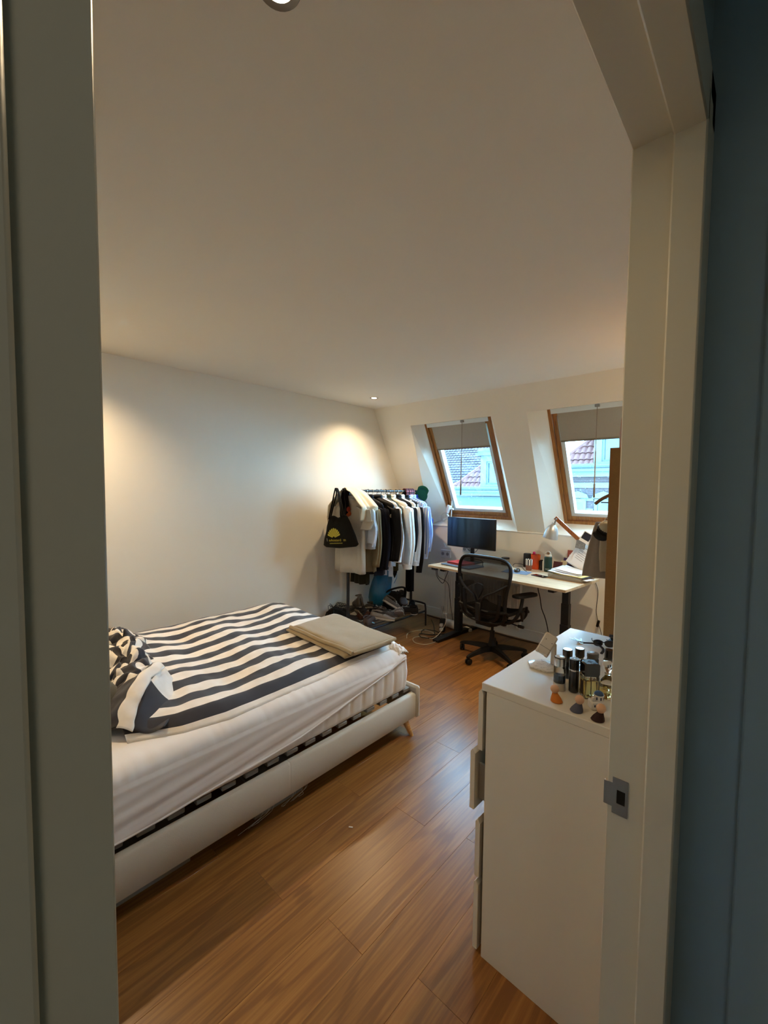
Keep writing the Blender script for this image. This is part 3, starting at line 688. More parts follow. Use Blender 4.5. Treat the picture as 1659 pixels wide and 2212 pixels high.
obj('strap', MB().tube(smooth_path([(-.06, 0, .006), (-.02, .03, .012), (.03, .02, .008), (.06, -.02, .006)]), .006, 8, flat=.5), mat('strap_black', '#17171b', .8), t)
obj('ring', MB().tube(arc((-.07, 0, .004), .014, 0, 340, 20, 'xy'), .0013, 6), M_chrome, t)
for k in range(3):
    m = MB(); m.M = Matrix.Translation((-.07, 0, .003+.003*k)) @ Matrix.Rotation(R(140+35*k), 4, 'Z'); m.box(.012, .05, -.003, .003, -.001, .001).lathe([(0, -.001), (.009, -.001), (.009, .001), (0, .001)], 14, (.014, 0, 0)); obj('key', m, M_steel, t)
t = thing('purse', 'small black folded purse with a silver clasp beside the sunglasses', 'purse', (-.455, 2.03, CT), R(15))
obj('body', MB().box(-.05, .05, -.03, .03, 0, .022, .009), mat('purse_black', '#18181c', .6, bump=.2, bscale=200), t)
obj('flap', MB().loft([[(-.048, .03, .022), (-.048, .0, .03), (-.048, -.03, .05)], [(.048, .03, .022), (.048, .0, .032), (.048, -.03, .055)]], closed=False), mat('purse_grey', '#34363c', .5), t, solid=.003)
obj('clasp', MB().tube([(-.02, -.03, .02), (-.005, -.032, .05), (.01, -.03, .02)], .0025, 6), M_chrome, t)

# ------------------------------------------------------------------ open wardrobe behind the chest
M_board = mat('brown_board', '#96703f', .8, vary=.12, scale=30, bump=.25, bscale=120)
wd_ = thing('open_wardrobe', 'tall brown open wardrobe beyond the chest, mostly hidden by the door frame', 'wardrobe', (0, 0, 0))
WX, WY0, WY1, WZ = -.652, 2.5, 3.3, 1.90
obj('side_panel', MB().box(WX, XR-.016, WY0, WY0+.022, 0, WZ, .001), M_board, wd_)
obj('side_panel', MB().box(WX, XR-.016, WY1-.022, WY1, 0, WZ, .001), M_board, wd_)
obj('top_shelf', MB().box(WX+.01, XR-.016, WY0+.022, WY1-.022, WZ-.05, WZ-.03), M_board, wd_)
obj('bottom_shelf', MB().box(WX+.01, XR-.016, WY0+.022, WY1-.022, .08, .1), M_board, wd_)
obj('rail', MB().tube([(-.54, WY0+.022, 1.74), (-.54, WY1-.022, 1.74)], .011, 12), M_steel, wd_)
# paper bag on top
t = thing('paper_bag', 'brown paper bag with a gathered top standing on the wardrobe', 'paper bag', (-.565, 2.60, WZ+.0015), R(0))
M_kraft = mat('kraft_paper', '#9a6a3a', .75, vary=.08, scale=25, bump=.4, bscale=40)
def bagring(z, rx, ry, k): return [(rx*math.cos(2*pi*j/24)*(1+.04*nz(j*1.3, z*20, k)), ry*math.sin(2*pi*j/24)*(1+.05*nz(j*1.7, z*17, k+2)), z) for j in range(24)]
obj('bag_body', MB().loft([bagring(0, .065, .08, 1), bagring(.08, .066, .082, 1), bagring(.16, .06, .07, 1), bagring(.21, .045, .05, 1), bagring(.235, .03, .032, 1)]), M_kraft, t, ang=25)
obj('gathered_top', MB().loft([bagring(.235, .03, .032, 1), bagring(.25, .028, .03, 3), bagring(.29, .04, .05, 3), bagring(.335, .045, .06, 4)], True, True), mat('kraft_paper_lit', '#b8742f', .3, .7, vary=.2, bump=.5, bscale=50), t, ang=25)  # orange light of the ceiling spot put into the paper's colour
def wood_hanger(label, x, y, z, cat='hanger', half=.235, bar=True):
    t = thing('coat_hanger', label, cat, (x, y, z))
    P = [(-half, -.115), (-half*.78, -.075), (-half*.4, -.035), (0, -.018)]
    P = P+[(-a, b) for a, b in P[::-1][1:]]
    obj('shoulder', MB().tube(smooth_path([(a, 0, b-.03) for a, b in P], 4), .0075, 10, flat=1.3), mat('hanger_wood', '#8a6238', .4), t)
    if bar: obj('trouser_bar', MB().tube([(-half*.86, 0, -.135), (half*.86, 0, -.135)], .0035, 8), M_blackpl, t)
    obj('hook', MB().tube([(0, 0, -.045), (0, 0, -.015)]+arc((0, 0, .0), .015, -90, 150, 14, 'xz'), .002, 6), M_steel, t)
    return t
wood_hanger('empty wooden hanger with a black bar sticking out of the wardrobe', -.545, 2.72, 1.737)
M_beige = mat('beige_wool', '#8f8273', .9, vary=.08, scale=40, bump=.2, bscale=200, sheen=.3)
def hang_cloth(name, label, cat, mt, x0, x1, y, z0, z1, depth, seed, lean=0.0, group=None):
    def ring(t):
        z = z1+(z0-z1)*t; k = .55+.45*min(1, t*4); o = []
        for j in range(36):
            a = 2*pi*j/36; cx = (x0+x1)/2+lean*t; rx = (x1-x0)/2*k; f = 1+.25*t*math.sin(a*5+seed)+.12*nz(j*.9, t*3, seed)
            o.append((cx+rx*math.cos(a)*(1+.04*nz(t*4, j*.5, seed)), y+depth*math.sin(a)*f, z+.01*nz(j*.4, seed)*t))
        return o
    return obj(name, MB().loft([ring(i/14) for i in range(15)]), mt, ang=80)
t = thing('coat', 'taupe wool coat hanging out of the open wardrobe above the desk end', 'coat', (0, 0, 0))
def coat_ring(t_):
    z = 1.49-.32*t_; cx = -.715-.02*t_; rx = .035+.045*min(1, t_*1.15)**.8; o = []
    for j in range(40):
        a = 2*pi*j/40; f = 1+.30*t_*math.sin(4*a+1)+.15*math.sin(7*a+2*t_)+.15*nz(j*.7, t_*3)
        o.append((cx+rx*math.cos(a), 2.64+.022*math.sin(a)*f, z+.006*nz(j*.5, 3)*t_))
    return o
obj('body', MB().loft([coat_ring(i/16) for i in range(17)]), M_beige, t, ang=80)
obj('hanging_loop', MB().tube(smooth_path([(-.545, 2.64, 1.752), (-.58, 2.635, 1.70), (-.66, 2.635, 1.56), (-.715, 2.64, 1.485)]), .006, 8, flat=.5), M_beige, t)
sg = []
for i in range(12):
    t_ = i/11; o = []
    for j in range(24):
        a = 2*pi*j/24; rx = .012+.022*math.sin(min(1, t_*1.1+.12)*pi*.62)
        o.append((-.688+.012*t_+rx*math.cos(a)*(1+.1*math.sin(5*a)), 2.600+.016*math.sin(a), 1.45-.235*t_+.004*math.sin(3*a)))
    sg.append(o)
obj('sleeve', MB().loft(sg), mat('beige_wool_light', '#a2937a', .9, vary=.08, scale=40, sheen=.1), t, ang=70)
t = thing('cap', 'black and cream cap hooked over the taupe coat by the wardrobe', 'cap', (-.685, 2.585, 1.455), R(10), rot=(R(40), R(30), R(10))); t.scale = (.68, .68, .8)
obj('crown', MB().lathe([(.058, 0), (.06, .015), (.052, .042), (.03, .06), (0, .066)], 22), mat('cap_cream', '#b3a68c', .85), t, solid=.003)
obj('back_strap', MB().tube([(-.01+.028*math.cos(R(a)), -.02, .07+.028*math.sin(R(a))) for a in range(0, 181, 15)], .004, 6), mat('strap_pale', '#c9c6bc', .6), t)
obj('front_panel', MB().grid(lambda u, v: (.0615*math.cos(R(200+140*u))*(1-.35*v**2), .0615*math.sin(R(200+140*u))*(1-.35*v**2), .004+.045*v), 16, 8), mat('cap_black_cloth', '#17171a', .85), t, solid=.003)
obj('brim', MB().loft([[(.058*math.cos(R(210+120*i/14)), .058*math.sin(R(210+120*i/14)), .002) for i in range(15)], [(.07*math.cos(R(215+110*i/14)), -.045+.085*math.sin(R(215+110*i/14)), -.006) for i in range(15)]], closed=False), mat('cap_black_cloth', '#17171a', .85), t, solid=.003)

# ------------------------------------------------------------------ desk
DZ = .83
desk = thing('standing_desk', 'pale oak topped height-adjustable desk with black T legs under the roof windows', 'desk', (-2.80, 3.795, 0), R(-5.5))
DLX, DLY = 1.555, .80
obj('desktop', MB().box(0, DLX, 0, .70, DZ-.024, DZ, .0015), M_desk, desk)
for x in (.15, DLX-.16):
    lg = obj('leg', MB().box(x-.042, x+.042, .34, .40, .03, .42, .004).box(x-.036, x+.036, .343, .397, .42, .62, .003).box(x-.03, x+.03, .346, .394, .62, DZ-.06, .002), M_black, desk)
    obj('foot', MB().loft([[(x-.038, y, .002), (x+.038, y, .002), (x+.038, y, h), (x-.038, y, h)] for y, h in ((-.03, .022), (.0, .028), (.30, .042), (.44, .042), (.66, .028), (.69, .022))]), M_black, desk, ang=20)
    obj('bracket', MB().box(x-.028, x+.028, .06, .66, DZ-.06, DZ-.0245, .004), M_black, desk)
obj('crossbar', MB().box(.15, DLX-.16, .345, .375, DZ-.06, DZ-.026).box(.15, DLX-.16, .385, .40, DZ-.06, DZ-.026), M_black, desk)
obj('control_box', MB().box(.03, .10, .02, .06, DZ-.052, DZ-.0245, .004), mat('control_black', '#1c1412', .5), desk)
MD = Matrix.Translation((-2.80, 3.795, 0)) @ Matrix.Rotation(R(-5.5), 4, 'Z')
DT = DZ+.0008
# monitor
mon = thing('monitor', 'flat black computer monitor on a slim stand at the back of the desk', 'monitor', (-2.545, 4.265, DT), R(-3))
obj('panel', MB().box(-.325, .325, -.012, .014, .165, .512, .004), M_blackpl, mon)
M_scr = mat('screen_black', '#07080c', .22, vary=.03, coat=.2)
obj('screen', MB().box(-.319, .319, -.0135, -.0121, .178, .507), M_scr, mon)
obj('rear_bulge', MB().box(-.16, .16, .014, .05, .20, .42, .012), M_blackpl, mon)
obj('neck', MB().box(-.022, .022, .03, .055, .006, .30, .004), M_blackpl, mon)
obj('base', MB().box(-.12, .12, -.07, .10, 0, .008, .003), M_blackpl, mon)
m = MB()
for sx in (-1, 1): m.tube(smooth_path([(sx*.085, .03, .168), (sx*.05, .045, .13), (sx*.02, .05, .115)]), .003, 6)
obj('cable', m, M_blackpl, mon, kind='stuff')
obj('maker_mark', MB().box(-.016, .016, -.0145, -.0122, .167, .172), mat('mark_grey', '#63666b', .5), mon)

# ------------------------------------------------------------------ mesh office chair
M_chair = mat('chair_graphite', '#0d0d0f', .55, vary=.08, spec=.3)
M_mesh = bpy.data.materials.new('chair_mesh'); M_mesh.use_nodes = True
n, l, b = nodes_of(M_mesh); b.inputs['Base Color'].default_value = hexc('#101114'); b.inputs['Roughness'].default_value = .8
tc = n.new('ShaderNodeTexCoord'); wv = n.new('ShaderNodeTexWave'); wv.inputs['Scale'].default_value = 90; wv.bands_direction = 'Z'; l.new(tc.outputs['Object'], wv.inputs['Vector'])
mr = n.new('ShaderNodeMapRange'); mr.inputs[3].default_value = .78; mr.inputs[4].default_value = .95; l.new(wv.outputs['Fac'], mr.inputs[0]); l.new(mr.outputs[0], b.inputs['Alpha'])
ch = thing('office_chair', 'black mesh-backed ergonomic office chair facing the desk', 'chair', (-2.00, 3.80, 0), R(-5))
for k in range(5):
    a = R(262+72*k); ca, sa = math.cos(a), math.sin(a)
    def PP(r, s, z): return (r*ca-s*sa, r*sa+s*ca, z)
    m = MB(); m.loft([[PP(r, -wd/2, z), PP(r, wd/2, z), PP(r, wd*.35, z+h), PP(r, -wd*.35, z+h)] for r, wd, z, h in ((.03, .07, .075, .05), (.12, .055, .085, .04), (.25, .042, .078, .03), (.315, .036, .070, .026), (.345, .03, .066, .018))])
    lg = obj('leg', m, M_chair, ch, ang=50)
    obj('caster_stem', MB().lathe([(.009, .045), (.009, .07), (.014, .072)], 10, PP(.325, 0, 0)), M_chair, lg)
    m = MB(); t_ = k*1.3
    for s_ in (-.014, .014):
        m.M = Matrix.Translation(PP(.325, 0, .030)) @ Matrix.Rotation(a+t_, 4, 'Z') @ Matrix.Translation((0, s_, 0))
        m.lathe([(0, -.010), (.022, -.010), (.0295, -.006), (.0295, .006), (.022, .010), (0, .010)], 18, ax='y')
    m.M = Matrix.Translation(PP(.325, 0, .030)) @ Matrix.Rotation(a+t_, 4, 'Z')
    m.box(-.016, .016, -.006, .006, -.012, .034, .004)
    obj('caster', m, M_blackpl, lg)
obj('hub', MB().lathe([(0, .07), (.045, .07), (.05, .09), (.04, .13), (.03, .17), (.026, .2), (0, .2)], 20), M_chair, ch)
obj('gas_lift', MB().lathe([(.024, .19), (.024, .27), (.014, .27), (.014, .40)], 16), M_black, ch)
obj('tilt_mechanism', MB().loft([[(x*k, y, z) for x, z in ((-.11, .36), (.11, .36), (.13, .42), (-.13, .42))] for y, k in ((-.17, .7), (-.1, 1), (.08, 1), (.16, .6))]).box(-.15, .15, -.13, -.05, .40, .45, .01), M_chair, ch, ang=20)
# seat: waterfall mesh pad in a frame
def seat_pt(u, v):
    x = (-.255+.51*u); y = -.19+.46*v; wv_ = 1-.10*v
    return (x*wv_, y, .475+.035*(2*u-1)**2-.012*math.sin(v*pi)-(.05*((v-.8)/.2)**2 if v > .8 else 0)+(.03*((.15-v)/.15)**2 if v < .15 else 0))
obj('seat', MB().grid(seat_pt, 20, 18), mat('seat_mesh', '#0c0c0e', .9, spec=.2), ch, solid=.012, ang=60)
rim = [seat_pt(i/16, 0) for i in range(17)]+[seat_pt(1, i/12) for i in range(1, 13)]+[seat_pt(1-i/16, 1) for i in range(1, 17)]+[seat_pt(0, 1-i/12) for i in range(1, 12)]
obj('seat_frame', MB().tube(rim, .016, 8, closed=True), M_chair, ch)
# back: frame outline seen from behind, leaning back
def back_y(z, x=0): return -.205-.26*max(0, z-.62)*.42-.0+.05*((z-.68)/.3)**2-.10*(.62-z if z < .62 else 0)+.9*x*x*.55
OUT = [(0, 1.03), (.13, 1.028), (.222, 1.012), (.272, .97), (.288, .90), (.280, .82), (.258, .72), (.243, .62), (.238, .52), (.225, .45), (.15, .415), (0, .405)]
half = smooth_path([(x, 0, z) for x, z in OUT], 4)
loop = [(p.x, back_y(p.z, p.x), p.z) for p in half]+[(-p.x, back_y(p.z, p.x), p.z) for p in half[::-1][1:-1]]
obj('back_frame', MB().tube(loop, .021, 10, closed=True, flat=.75), M_chair, ch)
def hw(z):
    for p, q in zip(half, half[1:]):
        if q.z <= z <= p.z: return p.x+(q.x-p.x)*((p.z-z)/max(1e-6, p.z-q.z))
    return .02
def bm_pt(u, v):
    z = .41+.613*v; x = hw(z)*(2*u-1); return (x, back_y(z, x)+.012, z)
obj('back_mesh', MB().grid(bm_pt, 24, 30), M_mesh, ch, ang=60)
yb = lambda z, x=0: back_y(z, x)-.03
obj('lumbar_pad', MB().loft([[(x*k, yb(.70)-d, z0+z) for x, z in ((0, -.075), (.03, -.03), (.055, .02), (.05, .055), (.02, .068), (-.02, .068), (-.05, .055), (-.055, .02), (-.03, -.03))] for k, d, z0 in ((.85, -.012, .715), (1, 0, .715), (.8, .012, .715))]), M_blackpl, ch, ang=50)
for sx in (-1, 1):
    obj('y_strut', MB().tube(smooth_path([(sx*.275, back_y(.80, .27)-.005, .80), (sx*.17, yb(.72, .1), .725), (sx*.05, yb(.65)-.005, .655), (sx*.015, yb(.55)-.01, .55)]), .014, 8, flat=.7), M_chair, ch)
    obj('side_support', MB().tube(smooth_path([(sx*.20, back_y(.70, .2)-.012, .70), (sx*.195, back_y(.58, .19)-.02, .58), (sx*.17, back_y(.47, .17)-.02, .47), (sx*.08, -.17, .42)]), .017, 8), M_chair, ch)
    # arm: curved post, adjuster and pad
    ar = obj('armrest', MB().tube(smooth_path([(sx*.16, -.10, .415), (sx*.27, -.11, .44), (sx*.325, -.08, .52), (sx*.335, -.05, .60), (sx*.335, -.03, .665)]), .02, 10, flat=.8), M_chair, ch)
    pd = MB(); pd.M = Matrix.Translation((sx*.335, .01, .685)) @ Matrix.Rotation(R(-sx*14), 4, 'Z')
    pd.loft([[(x*wd, y, z) for x, z in ((-.048, -.010), (.048, -.010), (.052, 0), (.046, .014), (-.046, .014), (-.052, 0))] for y, wd in ((-.13, .55), (-.12, .85), (-.08, 1), (.08, 1), (.12, .85), (.135, .5))])
    obj('arm_pad', pd, M_blackpl, ar, ang=40)
    obj('height_lever', MB().loft([[(sx*(.345+dx), y, z) for y, z in ((-.09, .545), (-.05, .555), (-.03, .53), (-.07, .46))] for dx in (0, .022)]), M_blackpl, ar, ang=30)
    obj('arm_bracket', MB().tube(smooth_path([(sx*.20, -.06, .43), (sx*.30, -.02, .445), (sx*.345, .02, .50), (sx*.35, .02, .58)]), .012, 8), M_chair, ar)
obj('spine', MB().box(-.028, .028, -.265, -.235, .43, .60, .008), M_blackpl, ch)
for sx in (-1, 1):
    kn = obj('tilt_lever', MB().tube([(sx*.13, -.02, .405), (sx*.30, -.04, .40)], .006, 8), M_black, ch)
    obj('lever_grip', MB().lathe([(0, 0), (.014, .002), (.016, .03), (.014, .058), (0, .06)], 12, (sx*.30-(.06 if sx < 0 else 0), -.04, .40), 'x'), M_blackpl, kn)
    obj('tension_knob', MB().lathe([(0, 0), (.022, .002), (.024, .03), (.018, .05), (0, .052)], 14, (sx*.16-(.05 if sx < 0 else 0), -.10, .405), 'x'), M_blackpl, ch)

# ------------------------------------------------------------------ things on the desk
def at(x, y, z=DT): return (x, y, z)
M_pad = mat('blue_mat', '#6f87a8', .7, vary=.05)
t = tag(obj('laptop_sleeve', MB().box(-.20, .20, -.13, .13, 0, .016, .006), mat('sleeve_blue', '#5f7890', .7, vary=.06, bump=.15, bscale=200), loc=at(-2.49, 4.005), rot=(0, 0, R(-8))), 'grey blue laptop sleeve lying at the left end of the desk', 'sleeve')
t = thing('notebook', 'coral red notebook lying on the grey blue sleeve', 'notebook', at(-2.515, 4.02, DT+.0168), R(-12))
obj('cover', MB().box(-.125, .125, -.09, .09, 0, .003, .001).box(-.125, .125, -.09, .09, .019, .022, .001).box(-.125, -.122, -.09, .09, .003, .019), mat('cover_red', '#c4474c', .6), t)
obj('pages', MB().box(-.1215, .121, -.086, .086, .0032, .0188), mat('page_edge', '#8f3f45', .8), t)
tag(obj('laptop_cable', MB().tube(smooth_path([(-2.60, 4.10, DT+.02), (-2.57, 4.16, DT+.045), (-2.45, 4.18, DT+.06), (-2.33, 4.15, DT+.055), (-2.28, 4.08, DT+.02)]), .004, 6), M_blackpl), 'black cable curving over the back of the red notebook', 'cable')
t = tag(obj('mouse_mat', MB().box(-.13, .13, -.09, .09, 0, .003, .001), M_pad, loc=at(-1.90, 4.10), rot=(0, 0, R(6))), 'thin blue mouse mat on the desk right of the chair', 'mouse mat')
t = thing('computer_mouse', 'dark glossy computer mouse on the blue mat', 'mouse', at(-1.90, 4.11, DT+.0034), R(14))
obj('shell', MB().loft([[(.031*k*math.cos(2*pi*j/20), .054*k*math.sin(2*pi*j/20), z) for j in range(20)] for k, z in ((.95, 0), (1, .006), (1, .014), (.9, .024), (.66, .033), (.3, .037))]), mat('mouse_grey', '#3b4046', .15, .2, coat=.6), t)
obj('scroll_wheel', MB().lathe([(0, -.003), (.008, -.003), (.008, .003), (0, .003)], 12, (0, .03, .026), 'x'), M_blackpl, t)
t = thing('phone', 'black mobile phone lying flat on the desk before the green bottle', 'phone', at(-1.645, 4.06), R(-16))
obj('body', MB().box(-.075, .075, -.037, .037, 0, .008, .003), M_blackpl, t)
obj('screen', MB().box(-.071, .071, -.034, .034, .0081, .0086), mat('phone_screen', '#1c1113', .12, coat=.4), t)
obj('screen_glow_icon', MB().box(-.018, .012, -.012, .012, .0087, .0090), mat('icon_red', '#5d2227', .4), t)
t = thing('speaker', 'black cylindrical smart speaker at the back of the desk', 'speaker', at(-1.955, 4.475))
obj('body', MB().lathe([(0, 0), (.038, 0), (.041, .004), (.041, .14), (.038, .146), (0, .146)], 26), mat('speaker_cloth', '#131316', .8, bump=.3, bscale=400), t)
obj('top_plate', MB().lathe([(0, .1462), (.035, .1462), (.034, .148), (0, .148)], 26), M_blackpl, t)
t = thing('tumbler', 'orange translucent tumbler of pens with a pink top, beside the speaker', 'tumbler', at(-1.835, 4.41))
M_orange = mat('orange_acrylic', '#e2521c', .2, vary=.08, alpha=.88)
obj('cup', MB().lathe([(0, 0), (.040, 0), (.041, .004), (.050, .155), (.047, .155), (.038, .006), (0, .006)], 26), M_orange, t)
M_pen = mat('pen_ochre', '#9a5a1d', .4)
for i, (dx, dy, c, cn) in enumerate(((-.015, .01, '#d6336f', 'pen_pink'), (.012, -.008, '#8d4a1a', 'pen_brown'), (.02, .014, '#a86a22', 'pen_ochre2'), (0, .0, '#7d2f14', 'pen_rust'))):
    obj('pen', MB().tube([(dx*.5, dy*.5, .009), (dx*1.7, dy*1.7, .155+.012*(i == 0))], .006, 8), mat(cn, c, .4), t)
obj('pink_tip', MB().sphere((-.026, .017, .168), .016), mat('pen_pink', '#d6336f', .4), t)
t = thing('mug', 'small striped cup with a terracotta lower half, in front of the tumbler', 'cup', at(-1.858, 4.295))
M_terr = mat('terracotta', '#8a5a48', .7, vary=.08)
obj('lower_half', MB().lathe([(0, 0), (.026, 0), (.029, .003), (.0345, .055), (0, .055)], 26), M_terr, t)
M_bw = mat('cup_stripes', '#e8e4da', .35); n, l, b = nodes_of(M_bw)
tc = n.new('ShaderNodeTexCoord'); sp_ = n.new('ShaderNodeSeparateXYZ'); l.new(tc.outputs['Object'], sp_.inputs[0])
an = n.new('ShaderNodeMath'); an.operation = 'ARCTAN2'; l.new(sp_.outputs[1], an.inputs[0]); l.new(sp_.outputs[0], an.inputs[1])
mu = n.new('ShaderNodeMath'); mu.operation = 'MULTIPLY'; mu.inputs[1].default_value = 8; l.new(an.outputs[0], mu.inputs[0])
sn = n.new('ShaderNodeMath'); sn.operation = 'SINE'; l.new(mu.outputs[0], sn.inputs[0])
g_ = n.new('ShaderNodeMath'); g_.operation = 'GREATER_THAN'; g_.inputs[1].default_value = .25; l.new(sn.outputs[0], g_.inputs[0])
mx = n.new('ShaderNodeMix'); mx.data_type = 'RGBA'; l.new(g_.outputs[0], mx.inputs[0]); mx.inputs[6].default_value = hexc('#e6e1d6'); mx.inputs[7].default_value = hexc('#14161f'); l.new(mx.outputs[2], b.inputs['Base Color'])
obj('striped_half', MB().lathe([(.0346, .055), (.036, .06), (.0365, .11), (.035, .115), (.033, .113), (.0325, .06), (0, .058)], 30), M_bw, t)
t = thing('mug', 'dark blue black mug between the orange tumbler and the green bottle', 'mug', at(-1.765, 4.42))
obj('cup', MB().lathe([(0, 0), (.036, 0), (.038, .004), (.038, .10), (.035, .10), (.034, .006), (0, .006)], 24), mat('mug_dark', '#171d29', .25), t)
obj('handle', MB().tube([(.037+.02*math.sin(R(a)), 0, .05+.028*math.cos(R(a))) for a in range(0, 181, 15)], .005, 8), mat('mug_dark', '#171d29', .25), t)
t = thing('water_bottle', 'dark green insulated water bottle with a pale loop lid', 'bottle', at(-1.682, 4.36))
obj('body', MB().lathe([(0, 0), (.035, 0), (.0385, .004), (.0385, .145), (.036, .155), (.030, .160), (0, .160)], 28), mat('bottle_green', '#17382f', .45, vary=.04, bump=.05, bscale=300), t)
ld_ = obj('lid', MB().lathe([(0, .160), (.033, .160), (.034, .164), (.032, .175), (0, .176)], 24), mat('lid_cream', '#cfc4b2', .35), t)
obj('carry_loop', MB().tube([(.024*math.cos(R(a)), 0, .178+.030*math.sin(R(a))) for a in range(0, 181, 12)], .006, 8), mat('lid_cream', '#cfc4b2', .35), ld_)
obj('loop_strap', MB().loft([[(-.014, y, .177), (.012, y, .177), (.014, y, .200), (-.010, y, .203)] for y in (-.004, .004)]), mat('loop_bronze', '#8d6a4c', .4), ld_)
m = MB(); m.M = Matrix.Rotation(R(-75), 4, 'Z')
for k in range(8): m.box(.0383, .0389, -.022+k*.0055, -.0182+k*.0055, .028, .0335+.0015*(k % 3 == 0))
obj('logo_print', m, mat('print_pale', '#c8cfc9', .5), t, kind='stuff')
tag(obj('white_bottle', MB().lathe([(0, 0), (.018, 0), (.019, .1), (.012, .11), (.012, .125), (0, .125)], 18), mat('soap_white', '#c9ccc6', .4), loc=at(-1.722, 4.36)), 'slim pale bottle squeezed beside the green water bottle', 'bottle')
tag(obj('black_tin', MB().lathe([(0, 0), (.02, 0), (.02, .085), (.018, .088), (0, .088)], 18), M_capblk, loc=at(-1.622, 4.40)), 'small black tin right behind the green water bottle', 'tin')
t = thing('candle_jar', 'glass jar with a black lid at the wall behind the chair back', 'jar', at(-2.19, 4.43))
obj('jar_body', MB().lathe([(0, 0), (.042, 0), (.044, .004), (.044, .06), (.04, .066), (0, .066)], 24), mat('jar_grey', '#8d8c87', .25), t)
obj('jar_lid', MB().lathe([(0, .066), (.045, .066), (.045, .08), (0, .081)], 24), M_blackpl, t)
# paper things at the right end
def card(name, label, cat, x, y, wd, ht, rx, rz, front, frame=None, tz=0.0, thick=.0022, group=None, z=DT):
    t = thing(name, label, cat, (x, y, z), group=group, rot=(R(-rx), R(tz), R(rz)))
    obj('card', MB().box(-wd/2, wd/2, 0, thick, 0, ht), frame or front, t)
    if frame: obj('printed_face', MB().box(-wd/2+.008, wd/2-.008, -.0006, 0, .012, ht-.008), front, t)
    return t
M_pnavy = mat('card_navy', '#14162b', .5, vary=.3, scale=90)
M_pap = mat('paper_white', '#e6e7e8', .8, vary=.02)
card('passport', 'burgundy passport leaning against the tins behind the paper stack', 'passport', -1.572, 4.30, .092, .125, 14, -6, mat('passport_red', '#43121f', .55, vary=.06))
t = card('booklet', 'dark purple booklet with pale lettering leaning on the paper stack', 'booklet', -1.49, 4.395, .135, .155, 10, -4, mat('booklet_purple', '#33265a', .5), tz=3)
m = MB()
for k in range(7): m.box(-.045+k*.013, -.036+k*.013, -.0009, -.0002, .098-.002*(k % 2), .112)
obj('lettering', m, mat('print_lilac', '#b9b4d6', .5), t, kind='stuff')
obj('corner_mark', MB().box(.05, .058, -.0009, -.0002, .125, .14), mat('print_lilac', '#b9b4d6', .5), t)
card('postcard', 'navy photo card with a white border standing behind the purple booklet', 'postcard', -1.462, 4.455, .108, .185, 9, -3, M_pnavy, M_pap)
card('notebook', 'dusty red notebook standing at the very back behind the navy card', 'notebook', -1.475, 4.492, .13, .225, 3, -2, mat('cover_dusty', '#9c5348', .6), thick=.012)
card('notepad', 'cream notepad peeping out between the passport and the purple booklet', 'notepad', -1.535, 4.375, .06, .13, 8, -5, mat('paper_cream', '#cfc09c', .7), thick=.006)
for i, (x, y, wd, ht, tz, lab) in enumerate(((-1.415, 4.315, .18, .21, 32, 'white printed letter fanned before the lamp arm, leftmost sheet'), (-1.355, 4.325, .16, .22, 28, 'white printed letter fanned behind the others, rightmost sheet'), (-1.385, 4.305, .17, .16, 30, 'white printed letter fanned before the lamp arm, front sheet'))):
    t = thing('letter', lab, 'letter', (x, y, DT+.095), group='letters fanned before the lamp arm', rot=(R(-4), R(tz), R(-3)))
    obj('sheet', MB().box(-wd/2, wd/2, 0, .0012, 0, ht), M_pap, t)
    m = MB()
    for k in range(5): m.box(-wd*.38, wd*(.1+.05*(k % 3)), -.0005, -.0001, ht*.45+k*.02, ht*.45+k*.02+.004)
    obj('printed_lines', m, mat('print_grey', '#8d8f93', .7), t, kind='stuff')
tray = thing('letter_tray', 'clear acrylic letter tray under the heap of papers at the desk end', 'letter tray', at(-1.385, 4.16), R(-8))
M_acr = mat('acrylic_clear', '#a9a49b', .1, vary=.03, alpha=.45)
obj('tray_base', MB().box(-.165, .165, -.125, .125, 0, .004, .001), mat('tray_wood', '#8d6a4b', .5), tray)
for a in ((-.165, -.161, -.125, .125), (.161, .165, -.125, .125), (-.161, .161, .121, .125), (-.161, .161, -.125, -.121)): obj('tray_wall', MB().box(*a, .004, .045, .001), M_acr, tray)
papers = [('folder', 'black folder low in the paper heap on the tray', 'folder', '#151519', .31, .23, .012, .0, .0, -6), ('envelope', 'cream envelope in the paper heap on the tray', 'envelope', '#c8ae7a', .28, .21, .004, .0, -.01, -10), ('notebook', 'dark aubergine notebook in the middle of the paper heap', 'notebook', '#221726', .26, .19, .016, -.012, .0, 0),
          ('folder', 'black document wallet near the top of the paper heap, sticking out right', 'folder', '#101114', .30, .2, .008, .03, -.015, -14), ('envelope', 'yellow envelope under the top sheets of the paper heap', 'envelope', '#cdbb72', .29, .2, .004, .02, -.02, -11)]
z = DT+.0046
for nm, lab, cat, c, a, b_2, h, dx, dy, rz in papers:
    tag(obj(nm, MB().box(-a/2, a/2, -b_2/2, b_2/2, 0, h, .001), mat('stack_'+c[1:], c, .6), loc=(-1.385+dx, 4.16+dy, z), rot=(0, 0, R(rz))), lab, cat); z += h+.0006
